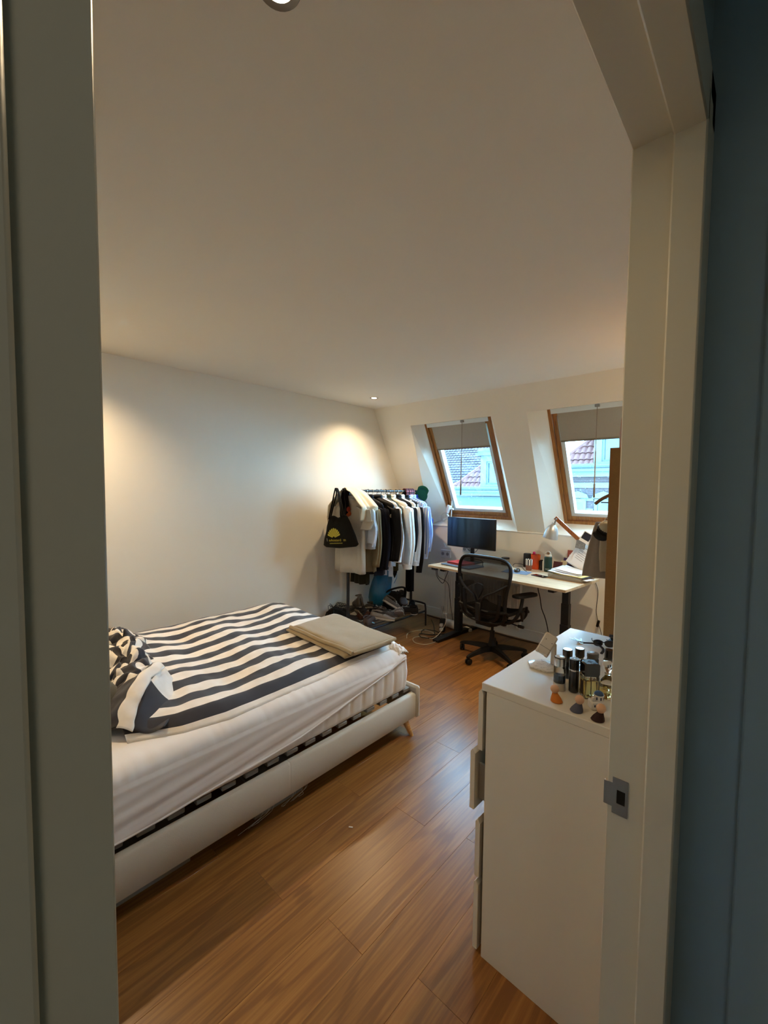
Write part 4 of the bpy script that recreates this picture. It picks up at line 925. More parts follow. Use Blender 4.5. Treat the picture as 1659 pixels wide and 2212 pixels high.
for i, (lab, dx, dy, a, b_2, rz, lift) in enumerate((('white sheet, lowest of the loose curled pages on the heap', -.03, .0, .30, .21, -4, .02), ('white curled page in the middle of the loose sheets on the heap', -.01, .03, .29, .21, -12, .03), ('white page, topmost of the loose sheets on the heap', .0, .04, .28, .2, -18, .025), ('pale blue white sheet poking over the right desk edge', .13, -.06, .16, .12, -20, .0))):
    def pg(u, v, a=a, b_2=b_2, lift=lift, i=i): return (a*(u-.5), b_2*(v-.5), lift*(1-u)**2*(.5+.5*v)+.004*nz(u*3, v*3, i))
    tag(obj('paper_sheet', MB().grid(pg, 12, 8), mat('paper_blue', '#dfe5ec', .8, vary=.02), loc=(-1.385+dx, 4.16+dy, z+.001+.009*i if i < 3 else z-.026), rot=(0, 0, R(rz)), solid=.0025), lab, 'paper', 'loose sheets on the paper heap')
# jointed wooden lamp with a metal shade
lamp = thing('desk_lamp', 'wooden arm desk lamp with a silver bell shade at the right end of the desk', 'desk lamp', (-1.40, 4.40, DT))
LA, LB, LC = Vector((-1.585, 4.30, 1.385)), Vector((-1.345, 4.33, 1.165)), Vector((-1.41, 4.40, .88))
def toL(p): return Vector(p)-Vector((-1.40, 4.40, DT))
def woodbar(a, b, wd, th, ext):
    d = (b-a).normalized(); s = Vector((0, 1, 0)); u = d.cross(s).normalized(); a = a-d*ext; b = b+d*ext
    return MB().loft([[toL(p+u*x*wd+s*y*th) for x, y in ((-.5, -.5), (.5, -.5), (.5, .5), (-.5, .5))] for p in (a, b)])
obj('upper_arm', woodbar(LA, LB, .038, .018, .02), M_lampwood, lamp, ang=20)
obj('lower_arm', woodbar(LB+Vector((0, .02, 0)), LC+Vector((0, .02, 0)), .036, .018, .018), M_lampwood, lamp, ang=20)
obj('base', MB().lathe([(0, 0), (.085, 0), (.088, .004), (.086, .016), (.03, .02), (.022, .05), (0, .05)], 30), M_lampwood, lamp)
obj('joint_knob', MB().lathe([(0, -.03), (.014, -.028), (.016, .0), (.014, .05), (0, .052)], 16, toL(LB), 'y'), M_steel, lamp)
obj('shade_joint', MB().tube([toL(LA)+Vector((0, -.03, 0)), toL(LA)+Vector((0, .03, 0))], .008, 10).tube([toL(LA)+Vector((.0, -.022, 0)), toL(LA)+Vector((-.012, -.022, -.045))], .007, 10), M_steel, lamp)
sh = MB(); sh.M = Matrix.Translation(toL(LA)+Vector((-.022, -.022, -.05))) @ Matrix.Rotation(R(12), 4, 'Y')
sh.lathe([(.018, .012), (.020, -.006), (.024, -.010), (.046, -.035), (.062, -.075), (.071, -.125), (.073, -.150), (.070, -.150), (.060, -.078), (.042, -.034), (.018, -.012)], 32)
obj('shade', sh, mat('shade_silver', '#b7babb', .38, .75, vary=.03), lamp)
sb = MB(); sb.M = sh.M; sb.sphere((0, 0, -.085), .03); obj('bulb', sb, mat('bulb_white', '#d9d8d2', .3), lamp)
t = thing('lamp_photo', 'instant photo of a dark night scene clipped to the lamp joint', 'photo', LB+Vector((.045, -.045, .055)), rot=(R(-6), R(28), R(4)))
obj('card', MB().box(-.044, .044, 0, .0015, -.05, .055), M_pap, t)
obj('picture', MB().box(-.038, .038, -.0006, 0, -.022, .048), M_pnavy, t)
t = thing('lamp_photo', 'small black and white photo clipped below the night photo on the lamp', 'photo', LB+Vector((.0, -.046, -.01)), rot=(R(-4), R(8), R(-3)))
obj('card', MB().box(-.045, .045, 0, .0015, -.045, .035), mat('photo_grey', '#7b7d7f', .4, vary=.7, scale=60), t)
tag(obj('power_cable', MB().tube(smooth_path([(-1.36, 4.36, 1.14), (-1.318, 4.42, 1.13), (-1.29, 4.47, 1.05), (-1.275, 4.50, .90), (-1.268, 4.512, .78), (-1.236, 4.508, .668), (-1.246, 4.508, .48), (-1.222, 4.505, .36), (-1.19, 4.505, .25), (-1.16, 4.50, .02)]), .0028, 6), M_blackpl), 'thin black lamp cord with an inline switch hanging down the wall right of the desk', 'cord')
tag(obj('cord_switch', MB().box(-.012, .012, -.009, .009, -.035, .035, .004), M_blackpl, loc=(-1.222, 4.495, .355), rot=(0, R(12), 0)), 'black inline switch on the lamp cord by the wall', 'switch')
tag(obj('desk_cable', MB().tube(smooth_path([(-1.722, 4.22, .79), (-1.715, 4.20, .68), (-1.69, 4.20, .58), (-1.672, 4.20, .48), (-1.63, 4.20, .38), (-1.607, 4.22, .25), (-1.61, 4.25, .12), (-1.60, 4.30, .015)]), .005, 8), M_blackpl), 'thick black cable hanging from under the desk to the floor', 'cable')
tag(obj('speaker_cable', MB().tube(smooth_path([(-1.99, 4.46, DT+.02), (-2.05, 4.40, DT+.035), (-2.10, 4.44, DT+.004), (-2.04, 4.33, DT+.004), (-1.96, 4.34, DT+.012), (-1.88, 4.24, DT+.004), (-1.84, 4.20, DT+.004)]), .003, 6), M_blackpl), 'thin black cable curling over the desk beside the speaker', 'cable')
# white lamp with a big clear bulb on the window ledge
gl = thing('window_lamp', 'small white lamp with a large clear globe bulb on the left window ledge', 'lamp', S(-3.03, .012, .075))
M_lampw = mat('lamp_white', '#dfe3e4', .35)
obj('base', MB().lathe([(0, .012), (.045, .012), (.045, .024), (0, .026)], 24), M_lampw, gl)
obj('post', MB().tube([(0, 0, .02), (.004, 0, .27)], .007, 10), M_lampw, gl)
so = MB(); so.M = Matrix.Translation((-.035, -.02, .165)) @ Matrix.Rotation(R(20), 4, 'Y')
so.lathe([(0, .05), (.023, .05), (.026, .046), (.026, -.05), (.022, -.05), (.022, .04), (0, .042)], 22)
obj('socket', so, M_lampw, gl)
obj('arm_knob', MB().tube([(-.03, -.02, .17), (.02, -.004, .165)], .007, 8).lathe([(0, 0), (.013, .002), (.013, .02), (0, .022)], 14, (.01, -.004, .165), 'x'), M_lampw, gl)
bu = MB(); bu.M = Matrix.Translation((-.065, -.03, .055)); bu.sphere((0, 0, 0), .064, 24, 14)
obj('globe_bulb', bu, glass_mat('bulb_glass', (.96, .98, 1, 1), .12), gl)
obj('bulb_neck', MB().lathe([(.012, 0), (.014, .03), (0, .032)], 14, (-.05, -.025, .105)), M_chrome, gl)
obj('filament', MB().tube([(-.062+.008*math.cos(a*1.6), -.03+.008*math.sin(a*1.6), .02+.006*a) for a in range(12)], .0012, 5), M_steel, gl)

# ------------------------------------------------------------------ radiator, sockets
rad = thing('radiator', 'white ribbed panel radiator under the left roof window', 'radiator', (-2.98, 4.40, .125))
RW, RH = .98, .52
m = MB(); pts = []
nr = 28
for i in range(nr*6+1):
    x = RW*i/(nr*6); k = (i % 6)/6
    pts.append((x, -.0+.012*(1 if .2 < k < .75 else 0)))
m.loft([[(x, -.012+y*0+(.012-y)*-1*0+y*-1, z) for x, y in pts] for z in (.03, RH-.03)], closed=False)
m.loft([[(x, 0-.004-y*.3, z) for x, y in pts] for z in (.0, .03)], closed=False); m.loft([[(x, 0-.004-y*.3, z) for x, y in pts] for z in (RH-.03, RH)], closed=False)
m.box(0, RW, .0, .07, 0, RH, .003)
M_rad = mat('radiator_white', '#cfc9bb', .4, vary=.02)
obj('ribbed_panel', m, M_rad, rad, ang=20)
obj('top_grille', MB().box(-.002, RW+.002, -.004, .072, RH, RH+.012, .003), M_rad, rad)
obj('valve', MB().lathe([(0, 0), (.012, 0), (.014, .02), (.02, .024), (.02, .06), (.016, .064), (0, .064)], 16, (-.05, .03, .0)).tube([(-.05, .03, .01), (0, .03, .01)], .008, 8).tube([(-.05, .03, 0), (-.05, .03, -.125)], .008, 8), M_rad, rad)
for x in (.1, RW-.1): obj('wall_bracket', MB().box(x-.012, x+.012, .07, .13, .1, .4, .002), M_rad, rad)
def socket(label, x, z, nsock, hgt=.08):
    t = thing('wall_socket', label, 'socket', (x, YB, z))
    wd = .072*nsock
    obj('plate', MB().box(0, wd, -.032, -.0005, 0, hgt, .004), mat('socket_white', '#dcdad2', .4), t)
    for k in range(nsock):
        f_ = obj('socket_face', MB().lathe([(.022, 0), (.020, .006), (0, .006)], 20, (.036+.072*k, -.0375, hgt/2), 'y'), mat('socket_well', '#9c9a94', .5), t)
        for dx in (-.008, .008): obj('pin_hole', MB().lathe([(0, 0), (.0028, 0), (.0028, .001), (0, .001)], 8, (.036+.072*k+dx, -.0384, hgt/2), 'y'), M_blackpl, f_)
socket('white double wall socket left of the monitor, just above the desk', -3.12, .80, 2, .10)
socket('white wall socket block half hidden behind the monitor foot', -2.80, .905, 2, .075)

# ------------------------------------------------------------------ cables and plugs on the floor
def cable(label, pts, r, c, cat='cable', nm='power_cable', g=None):
    return tag(obj(nm, MB().tube(smooth_path(pts, 8), r, 6), mat('cable_'+c[1:], c, .5)), label, cat, g)
cable('black cable looping on the floor between the shoes and the desk foot', [(-3.15, 4.36, .006), (-3.0, 4.2, .006), (-2.86, 4.02, .007), (-2.80, 3.92, .006), (-2.92, 3.86, .006), (-2.98, 3.98, .006), (-2.84, 4.02, .012), (-2.74, 3.96, .006), (-2.76, 3.80, .006), (-2.86, 3.76, .006), (-2.93, 3.84, .006), (-2.80, 3.90, .01), (-2.66, 4.05, .02)], .005, '#141416')
cable('black cable running along the wall behind the desk', [(-3.3, 4.47, .006), (-2.9, 4.46, .006), (-2.5, 4.48, .006), (-2.1, 4.46, .006), (-1.7, 4.47, .006), (-1.2, 4.45, .006)], .005, '#1c1512')
cable('white cable wound in two loops on the floor before the desk', [(-2.95, 3.62, .004), (-3.05, 3.78, .004), (-2.98, 3.98, .004), (-2.80, 3.95, .004), (-2.66, 3.78, .004), (-2.68, 3.62, .004), (-2.80, 3.58, .004), (-2.90, 3.68, .004), (-2.86, 3.80, .004), (-2.72, 3.80, .012), (-2.70, 3.95, .08), (-2.72, 4.06, .17), (-2.80, 4.16, .18)], .0032, '#d6cbb6')
cable('thin black cable hanging down in front of the radiator to the floor', [(-2.72, 3.86, .78), (-2.71, 3.87, .70), (-2.80, 4.20, .55), (-2.80, 4.25, .35), (-2.78, 4.28, .12), (-2.74, 4.26, .012)], .0035, '#18181a')
cable('black cable dangling in a loop below the left desk end', [(-2.75, 3.88, .775), (-2.73, 3.87, .70), (-2.66, 3.88, .63), (-2.62, 3.88, .70), (-2.60, 3.90, .775)], .0035, '#18181a')
t = thing('power_strip', 'black upright power strip with white plugs behind the desk foot', 'power strip', (-2.80, 4.10, 0), R(20))
obj('body', MB().box(-.03, .03, -.03, .03, 0, .15, .006), M_blackpl, t)
for z in (.04, .09): obj('plug', MB().box(-.02, .02, -.07, -.03, z-.018, z+.018, .006), mat('plug_white', '#d8d6d0', .4), t)
t = thing('power_adapter', 'white square plug adapter lying on the floor by the radiator', 'adapter', (-2.60, 4.33, 0), R(-20))
obj('body', MB().box(-.05, .05, -.03, .03, 0, .035, .006), mat('plug_white', '#d8d6d0', .4), t)
obj('prong', MB().tube([(.05, -.008, .02), (.07, -.008, .02)], .0025, 6), M_steel, t); obj('prong', MB().tube([(.05, .008, .02), (.07, .008, .02)], .0025, 6), M_steel, t)
t = tag(obj('paper_roll', MB().lathe([(.02, 0), (.05, 0), (.05, .20), (.02, .20)], 24, ax='x'), mat('roll_white', '#d9d6cf', .7), loc=(-2.88, 4.28, .052), rot=(0, 0, R(-10))), 'white paper roll lying by the radiator behind the desk leg', 'paper roll')
tag(obj('cable_tie_bow', MB().loft([[(-.03, 0, .0), (-.03, .01, .03)], [(0, 0, .012), (0, .01, .02)], [(.03, 0, 0), (.03, .01, .03)]], closed=False), mat('plug_white', '#d8d6d0', .4), loc=(-2.80, 4.14, .185), solid=.003), 'white cable clip on top of the power strip', 'cable clip')

# ------------------------------------------------------------------ clothes rack
RX, RY0, RY1, RZ = -3.29, 2.985, 4.20, 1.645
rack = thing('clothes_rack', 'black metal clothes rack crowded with hanging clothes in the far left corner', 'clothes rack', (0, 0, 0))
M_rack = mat('rack_black', '#17171a', .4)
obj('rail', MB().tube([(RX, RY0-.04, RZ), (RX, RY1+.04, RZ)], .013, 12), M_rack, rack)
for y in (RY0+.055, RY1-.09):
    obj('post', MB().tube([(RX, y, .19), (RX, y, RZ)], .017, 12), M_rack, rack)
    obj('foot', MB().tube(smooth_path([(RX-.235, y, .012), (RX-.228, y, .24), (RX-.19, y, .275), (RX, y, .28), (RX+.19, y, .28), (RX+.228, y, .24), (RX+.235, y, .012)], 6), .011, 10), M_rack, rack)
for x in (RX-.226, RX+.226): obj('shelf_bar', MB().tube([(x, RY0+.055, .186), (x, RY1-.09, .186)], .009, 10), M_rack, rack)
for k in range(7): obj('shelf_wire', MB().tube([(RX-.226+.452*k/6, RY0+.055, .195), (RX-.226+.452*k/6, RY1-.09, .195)], .004, 6), M_rack, rack)
SHZ = .20
def cloth(name, c, rough=.9, v=.07, sh=.03, bump=.12, bs=220): return mat(name, c, rough, vary=v, scale=18, bump=bump, bscale=bs, sheen=sh, spec=.2)
def striped(name, c0, c1, freq, axis=0):
    m = cloth(name, c0); n, l, b = nodes_of(m); tc = n.new('ShaderNodeTexCoord'); s = n.new('ShaderNodeSeparateXYZ'); l.new(tc.outputs['Object'], s.inputs[0])
    mu = n.new('ShaderNodeMath'); mu.operation = 'MULTIPLY'; mu.inputs[1].default_value = freq; l.new(s.outputs[axis], mu.inputs[0])
    sn = n.new('ShaderNodeMath'); sn.operation = 'SINE'; l.new(mu.outputs[0], sn.inputs[0])
    mr = n.new('ShaderNodeMapRange'); mr.inputs[1].default_value = .6; mr.inputs[2].default_value = .8; l.new(sn.outputs[0], mr.inputs[0])
    mx = n.new('ShaderNodeMix'); mx.data_type = 'RGBA'; l.new(mr.outputs[0], mx.inputs[0]); mx.inputs[6].default_value = hexc(c0); mx.inputs[7].default_value = hexc(c1); l.new(mx.outputs[2], b.inputs['Base Color']); return m
M_hk = mat('hanger_black', '#1a1a1c', .4)
GRP_H = 'hangers on the clothes rack'
def garment(label, cat, y, m, L=.70, sh=.22, th=.035, sl=.55, seed=1, rz=0.0, flare=1.0, cuff=None, hk=M_hk, collar=True, dx=0.0, slr=.052, sleeve_m=None, open_=False, name='shirt', sweep=.05):
    """a garment on a hanger: body, two sleeves, collar; the hanger is a thing of its own"""
    rr = random.Random(seed*7+1); rz += rr.uniform(-5, 4); L *= rr.uniform(.95, 1.06); dx += rr.uniform(-.012, .012)
    h = thing('clothes_hanger', 'hanger on the rail carrying the '+label.split(' hanging')[0], 'hanger', (RX+dx, y, RZ), R(rz), GRP_H)
    obj('hook', MB().tube([(0, 0, -.075), (0, 0, -.03)]+arc((0, 0, 0), .019, -90, 160, 14, 'xz'), .0026, 6), hk, h)
    obj('shoulder_bar', MB().tube(smooth_path([(-sh+.04, 0, -.135), (-sh*.5, 0, -.10), (0, 0, -.075), (sh*.5, 0, -.10), (sh-.04, 0, -.135)], 4), .006, 8), hk, h)
    t = thing(name, label, cat, (RX+dx, y, RZ), R(rz))
    N = 44
    def ring(z, rx, ry, amp):
        o = []
        for j in range(N):
            a = 2*pi*j/N; c, s = math.cos(a), math.sin(a)
            f = 1+amp*(.55*math.sin(5*a+seed*1.7)+.45*math.sin(9*a+seed*2.3)+.6*nz(c*2, s*2+z*3, seed))
            zz = z+(.012*nz(c*3, s*3, seed+9) if z < -.5 else 0)
            o.append((rx*math.copysign(abs(c)**.8, c), ry*math.copysign(abs(s)**.8, s)*f, zz))
        return o
    st = [(-.062, .058, .045, 0), (-.085, .075, .05, 0), (-.105, sh*.55, .052, .05), (-.13, sh*.86, .042, .08), (-.155, sh*.98, .036, .12), (-.22, sh*.96, th, .2)]
    k = 9
    for i in range(1, k+1):
        q = i/k; st.append((-.22-(L-.22)*q, sh*(.93+(.07*flare)*q), th*(1+.35*q), .28+.5*q))
    obj('body', MB().loft([ring(*s_) for s_ in st], False, False), m, t, solid=.004, ang=80)
    sm = sleeve_m or m
    for sx in (-1, 1):
        P = smooth_path([(sx*(sh-.055), 0, -.165), (sx*(sh-.0), -.004*sx, -.20), (sx*(sh+.025), -.01, -.30), (sx*(sh+.03+sweep*.3), -.015+.02*rr.random(), -.17-sl*.6), (sx*(sh+.01+sweep*.4), -.02, -.17-sl)], 5)
        n_ = len(P); rg = []
        for i, q in enumerate(P):
            t_ = i/(n_-1); rx = slr*(1.02-.30*t_)*(.9 if i < 3 else 1); ry = slr*(.62-.10*t_); o_ = []
            for j in range(22):
                a_ = 2*pi*j/22; fo = 1+.22*math.sin(4*a_+seed+2*t_)+.13*math.sin(7*a_+seed*2)+.10*nz(t_*5, j*.5, seed+sx)
                o_.append((q.x+rx*math.cos(a_)*fo, q.y+ry*math.sin(a_)*fo, q.z+(.02*sx*math.cos(a_)*-1 if i < 4 else .006*nz(j*.6, seed))))
            rg.append(o_)
        rs = [slr*.74]
        sv = obj('sleeve', MB().loft(rg, False, False), sm, t, ang=80, solid=.003)
        if cuff:
            e = P[-1]; obj('cuff', MB().lathe([(rs[-1]*1.04, -.055), (rs[-1]*1.06, -.002), (rs[-1]*.9, .004)], 14, (e.x, e.y, e.z+.03)), cuff, sv)
    if collar:
        obj('collar', MB().tube([(.06*math.cos(R(a)), .045*math.sin(R(a)), -.062+.006*math.sin(R(a))) for a in range(0, 360, 15)], .013, 8, closed=True, flat=1.5), m, t)
    return t
g = garment
WHT = cloth('shirt_white', '#e4e6ea'); WHT2 = mat('satin_white', '#e9e4da', .35, vary=.04, bump=.25, bscale=14, sheen=.2)
M_cream = cloth('cream_print', '#e6dcc2', v=.1)
t = g('beige grey t-shirt hanging frontmost on the rack', 't-shirt', 3.062, cloth('tee_beige', '#b9b1a2'), L=.90, sh=.225, sl=.22, seed=2, slr=.075, th=.04, name='t_shirt', rz=-4)
g('white and pale blue shirt hanging second on the rack, its cuff beside the tote bag', 'shirt', 3.130, cloth('shirt_ice', '#d3dbe6'), L=.62, sh=.235, sl=.40, seed=3, slr=.06, cuff=cloth('cuff_grey', '#8f8d8c'))
g('khaki jacket hanging between the beige t-shirt and the navy coat', 'jacket', 3.208, cloth('khaki', '#7d6d50'), L=.86, sh=.225, sl=.62, seed=4, name='jacket', th=.045)
g('long dark olive coat hanging low behind the khaki jacket', 'coat', 3.261, cloth('olive_dark', '#282a20'), L=.96, sh=.13, dx=-.05, sl=.6, seed=5, name='coat')
g('dark navy wool jacket hanging near the front of the rack', 'jacket', 3.343, cloth('navy_wool', '#0e101b', bump=.3), L=.88, sh=.25, sl=.66, seed=6, th=.055, slr=.062, name='jacket')
bj = g('black padded jacket with a round white arm badge, hanging mid rack', 'jacket', 3.459, cloth('jacket_black', '#0c0d12', .6), L=.78, sh=.262, dx=.012, sl=.58, seed=7, th=.045, slr=.062, name='jacket')
sv = [c for c in bj.children if c.name.startswith('sleeve')][1]
bd = MB(); bd.M = Matrix.Translation((.268, -.050, -.265)) @ Matrix.Rotation(R(-50), 4, 'Z'); bd.lathe([(0, 0), (.02, 0), (.02, .004), (0, .005)], 18, ax='x')
bdo = obj('arm_badge', bd, mat('badge_white', '#d9d9d6', .6), sv)
bd2 = MB(); bd2.M = bd.M; bd2.tube([(.0055, .012*math.cos(a), .012*math.sin(a)) for a in [R(x) for x in range(-60, 240, 20)]], .0014, 5); bd2.tube([(.0055, -.006, -.006), (.0055, 0, .006), (.0055, .006, -.006)], .0014, 5)
obj('badge_emblem', bd2, mat('badge_navy', '#23283a', .6), bdo)
g('white cotton shirt hanging between the black jacket and the satin blouse', 'shirt', 3.556, WHT, L=.66, sh=.265, sl=.58, seed=8, slr=.058, cuff=WHT)
g('olive green overshirt hanging behind the white cotton shirt', 'shirt', 3.624, cloth('olive', '#36361f'), L=.88, sh=.20, sl=.5, seed=9)
g('shiny white satin blouse with full sleeves hanging mid rack', 'blouse', 3.720, WHT2, L=.82, sh=.265, sl=.68, seed=10, slr=.068, cuff=WHT2, name='blouse', th=.045)
g('black blouse hanging right of the satin blouse', 'blouse', 3.788, cloth('black_cotton', '#101012'), L=.84, sh=.235, sl=.52, seed=11, name='blouse')
g('white pleated shirt hanging right of the black blouse', 'shirt', 3.875, cloth('shirt_white_cool', '#dfe6ee'), L=.74, sh=.262, sl=.66, seed=12, cuff=WHT)
g('black jacket with pale piping hanging near the rear post', 'jacket', 3.943, striped('black_piped', '#0f1014', '#c9c9c4', 60), L=.80, sh=.232, sl=.78, seed=13, name='jacket')
g('light blue striped shirt hanging near the window end of the rack', 'shirt', 4.030, striped('blue_stripe', '#8fa8df', '#dfe8f6', 210), L=.68, sh=.262, sl=.60, seed=14, cuff=cloth('cuff_blue', '#a9bfe8'))
g('pale blue shirt hanging second from the window end', 'shirt', 4.098, cloth('shirt_sky', '#aebfe6'), L=.66, sh=.245, sl=.55, seed=15)
g('royal blue polo hanging last on the rack, one sleeve sticking out', 'polo shirt', 4.156, cloth('royal_blue', '#0e1f68'), L=.62, dx=-.03, sh=.215, sl=.30, seed=16, slr=.055, name='polo_shirt', sweep=.12)
# extra bare wire hangers between the clothes
for i, y in enumerate((3.169, 3.304, 3.401, 3.503, 3.590, 3.672, 3.754, 3.832, 3.909)):
    t = thing('clothes_hanger', ('chrome' if i % 2 else 'cream')+' wire hanger hook crowded on the rail, '+('first', 'second', 'third', 'fourth', 'fifth', 'sixth', 'seventh', 'eighth', 'ninth')[i]+' from the tote bag', 'hanger', (RX, y, RZ), R(8-4*(i % 5)), 'bare wire hangers on the rack')
    obj('hook', MB().tube([(0, 0, -.075), (0, 0, -.03)]+arc((0, 0, 0), .018, -90, 165, 14, 'xz'), .0022, 6), M_chrome if i % 2 else mat('hanger_cream', '#d9ccaa', .5), t)
    obj('shoulder_bar', MB().tube([(-.16, 0, -.14), (0, 0, -.075), (.16, 0, -.14)], .003, 6), M_steel, t)
# draped pieces
def drape(name, label, cat, m, y0, y1, Lf, Lb, seed, off=.016, slope=.05, flare=.0, th=.006):
    def fn(u, v):
        s = u*(Lf+Lb)-Lb; y = y0+(y1-y0)*v+flare*(v-.5)*abs(s); r = off
        if s < -r*pi/2: x, z = -r-slope*min(abs(s), .30), (s+r*pi/2)*(1-.35*min(1, slope*2))
        elif s > r*pi/2: x, z = r+slope*min(s, .30), -(s-r*pi/2)*(1-.35*min(1, slope*2))
        else: a = s/r; x, z = r*math.sin(a), r*math.cos(a)
        k = min(1, abs(s)*5)
        return (RX+x+k*(.016*math.sin(v*9+seed)+.012*nz(v*6, s*6, seed)), y+.01*nz(s*8, v*3, seed), RZ+z-(.0 if abs(s) < .03 else .0)+.008*nz(v*9, seed)*k)
    return tag(obj(name, MB().grid(fn, 46, 26), m, solid=th, ang=80), label, cat)
M_plaid = mat('plaid_red', '#2a1c24', .9); n, l, b = nodes_of(M_plaid)
tc = n.new('ShaderNodeTexCoord'); s3 = n.new('ShaderNodeSeparateXYZ'); l.new(tc.outputs['Object'], s3.inputs[0]); acc = None
for ax, fq in ((1, 150), (2, 150)):
    mu = n.new('ShaderNodeMath'); mu.operation = 'MULTIPLY'; mu.inputs[1].default_value = fq; l.new(s3.outputs[ax], mu.inputs[0])
    si = n.new('ShaderNodeMath'); si.operation = 'SINE'; l.new(mu.outputs[0], si.inputs[0])
    gt2 = n.new('ShaderNodeMath'); gt2.operation = 'GREATER_THAN'; gt2.inputs[1].default_value = .55; l.new(si.outputs[0], gt2.inputs[0])
    if acc: ad = n.new('ShaderNodeMath'); l.new(acc.outputs[0], ad.inputs[0]); l.new(gt2.outputs[0], ad.inputs[1]); acc = ad
    else: acc = gt2
rp = ramp(n, [(0, hexc('#231923')), (.5, hexc('#7d2a34')), (1, hexc('#c9848a'))], 'CONSTANT'); hf = n.new('ShaderNodeMath'); hf.operation = 'MULTIPLY'; hf.inputs[1].default_value = .5
l.new(acc.outputs[0], hf.inputs[0]); l.new(hf.outputs[0], rp.inputs[0]); l.new(rp.outputs[0], b.inputs['Base Color'])
drape('plaid_scarf', 'dark red plaid scarf folded over the rail near the rear post', 'scarf', M_plaid, 3.95, 4.12, .15, .3, 3, .03)
t = drape('printed_shirt', 'cream printed shirt thrown over the front end of the rail', 'shirt', M_cream, 2.985, 3.20, .50, .5, 7, .034, flare=.12, slope=.75)
m = MB(); m.sphere((RX+.155, 3.10, RZ-.125), .02, 10, 6, (.5, 1, 1.5)).sphere((RX+.178, 3.10, RZ-.155), .016, 10, 6, (.5, 1, 1.3)); obj('red_print', m, mat('print_red', '#b3222a', .8), t, kind='stuff')
t = drape('tank_top', 'black top with an orange leaf print under the tote bag straps', 'top', cloth('top_black', '#141012'), 2.963, 3.02, .30, .4, 9, .024)
for k, (dy, dz, s_) in enumerate(((-.002, -.19, .03), (.012, -.235, .026), (-.012, -.25, .022))):
    obj('leaf_print', MB().lathe([(0, 0), (s_, 0), (s_*.6, .003), (0, .004)], 7, (RX+.05+.014, 2.985+dy, RZ+dz), 'x'), mat('leaf_orange', '#b5521f', .8) if k else mat('leaf_red', '#8f2f1a', .8), t)
def strip(name, label, cat, m, x, y, z0, z1, wd, th=.004, tip=True, rz=20):
    P = [(0, wd*.55), (.75, wd), (.92, wd*1.05), (1, wd*.1 if tip else wd)]
    return tag(obj(name, MB().loft([[(-q/2, -th, z1+(z0-z1)*t_), (q/2, -th, z1+(z0-z1)*t_), (q/2, th, z1+(z0-z1)*t_), (-q/2, th, z1+(z0-z1)*t_)] for t_, q in P]), m, loc=(x, y, 0), rot=(0, 0, R(rz))), label, cat)
strip('necktie', 'black necktie hanging low below the olive overshirt', 'tie', cloth('tie_black', '#0e0e12'), -3.19, 3.68, .64, 1.5, .055, rz=40)
tr = thing('trousers', 'black trousers hanging long in front of the rear rack post', 'trousers', (0, 0, 0))
for dy in (-.015, .02): hang_cloth('trouser_leg', '', '', cloth('trouser_black', '#0d0d10'), -3.29, -3.19, 4.02+dy, .42, 1.50, .018, 3+dy).parent = tr
hang_cloth('waistband', '', '', cloth('trouser_black', '#0d0d10'), -3.31, -3.17, 4.02, 1.48, 1.55, .03, 5).parent = tr
for i, (x, y, z0, z1, wd) in enumerate(((-3.18, 3.51, .70, 1.4, .035), (-3.145, 3.56, .68, 1.4, .05), (-3.11, 3.58, .80, 1.4, .03))):
    strip('fabric_belt', 'pale fabric belt dangling below the white shirts, '+('leftmost', 'middle one', 'short right one')[i], 'belt', cloth('belt_pale', '#c3cbd8'), x, y, z0, z1, wd, tip=False, rz=30)['group'] = 'pale belts dangling below the shirts'
hang_cloth('shirt_tail', '', '', WHT, -3.23, -3.10, 3.52, .80, 1.3, .03, 8)
tag(bpy.data.objects['shirt_tail'], 'white shirt tail showing below the navy and olive jackets', 'shirt')
hang_cloth('white_slip', '', '', WHT, -3.135, -3.08, 3.90, .78, 1.3, .02, 4)
tag(bpy.data.objects['white_slip'], 'narrow white garment end showing beside the black trousers', 'shirt')
# green cap hooked on the rear end of the rail
t = thing('cap', 'green cap hooked on the far end of the rack rail', 'cap', (-3.235, 4.215, 1.585), rot=(R(-80), R(20), R(35)))
M_gcap = cloth('cap_green', '#10503c')
obj('crown', MB().lathe([(.078, 0), (.080, .018), (.070, .05), (.040, .075), (0, .082)], 26), M_gcap, t, solid=.003)
obj('brim', MB().loft([[(.078*math.cos(R(210+120*i/14)), .078*math.sin(R(210+120*i/14)), .002) for i in range(15)], [(.085*math.cos(R(215+110*i/14)), -.045+.09*math.sin(R(215+110*i/14)), -.008) for i in range(15)]], closed=False), M_gcap, t, solid=.004)
# black tote bag on the front end of the rail
M_tote = cloth('tote_black', '#131311', .9, bump=.2, bs=160)
tote = thing('tote_bag', 'black cotton tote bag with a yellow shell print hanging from the rack end', 'bag', (-3.235, 2.868, 1.225), rot=(R(2), R(-5.5), R(9)))
def totept(side):
    def fn(u, v):
        z = -.15+.31*v; hw_ = (.235-.075*v-.045*v*v) if v > .12 else .235-.04*((.12-v)/.12)**2
        x = (2*u-1)*hw_; e = (1-(2*u-1)**4)
        bul = (.012+.035*math.sin(min(1, v*1.2)*pi)**.8*(1-v*.6))*e
        return (x+.01*nz(u*3, v*3), side*(bul+.004*nz(u*7, v*7, side)*e), z-.012*(1-abs(2*u-1))*(v < .05)+.012*math.sin(u*9)*(v > .95))
    return fn
obj('front_panel', MB().grid(totept(-1), 30, 24), M_tote, tote, solid=.003, ang=80)
obj('back_panel', MB().grid(totept(1), 30, 24), M_tote, tote, solid=.003, ang=80)
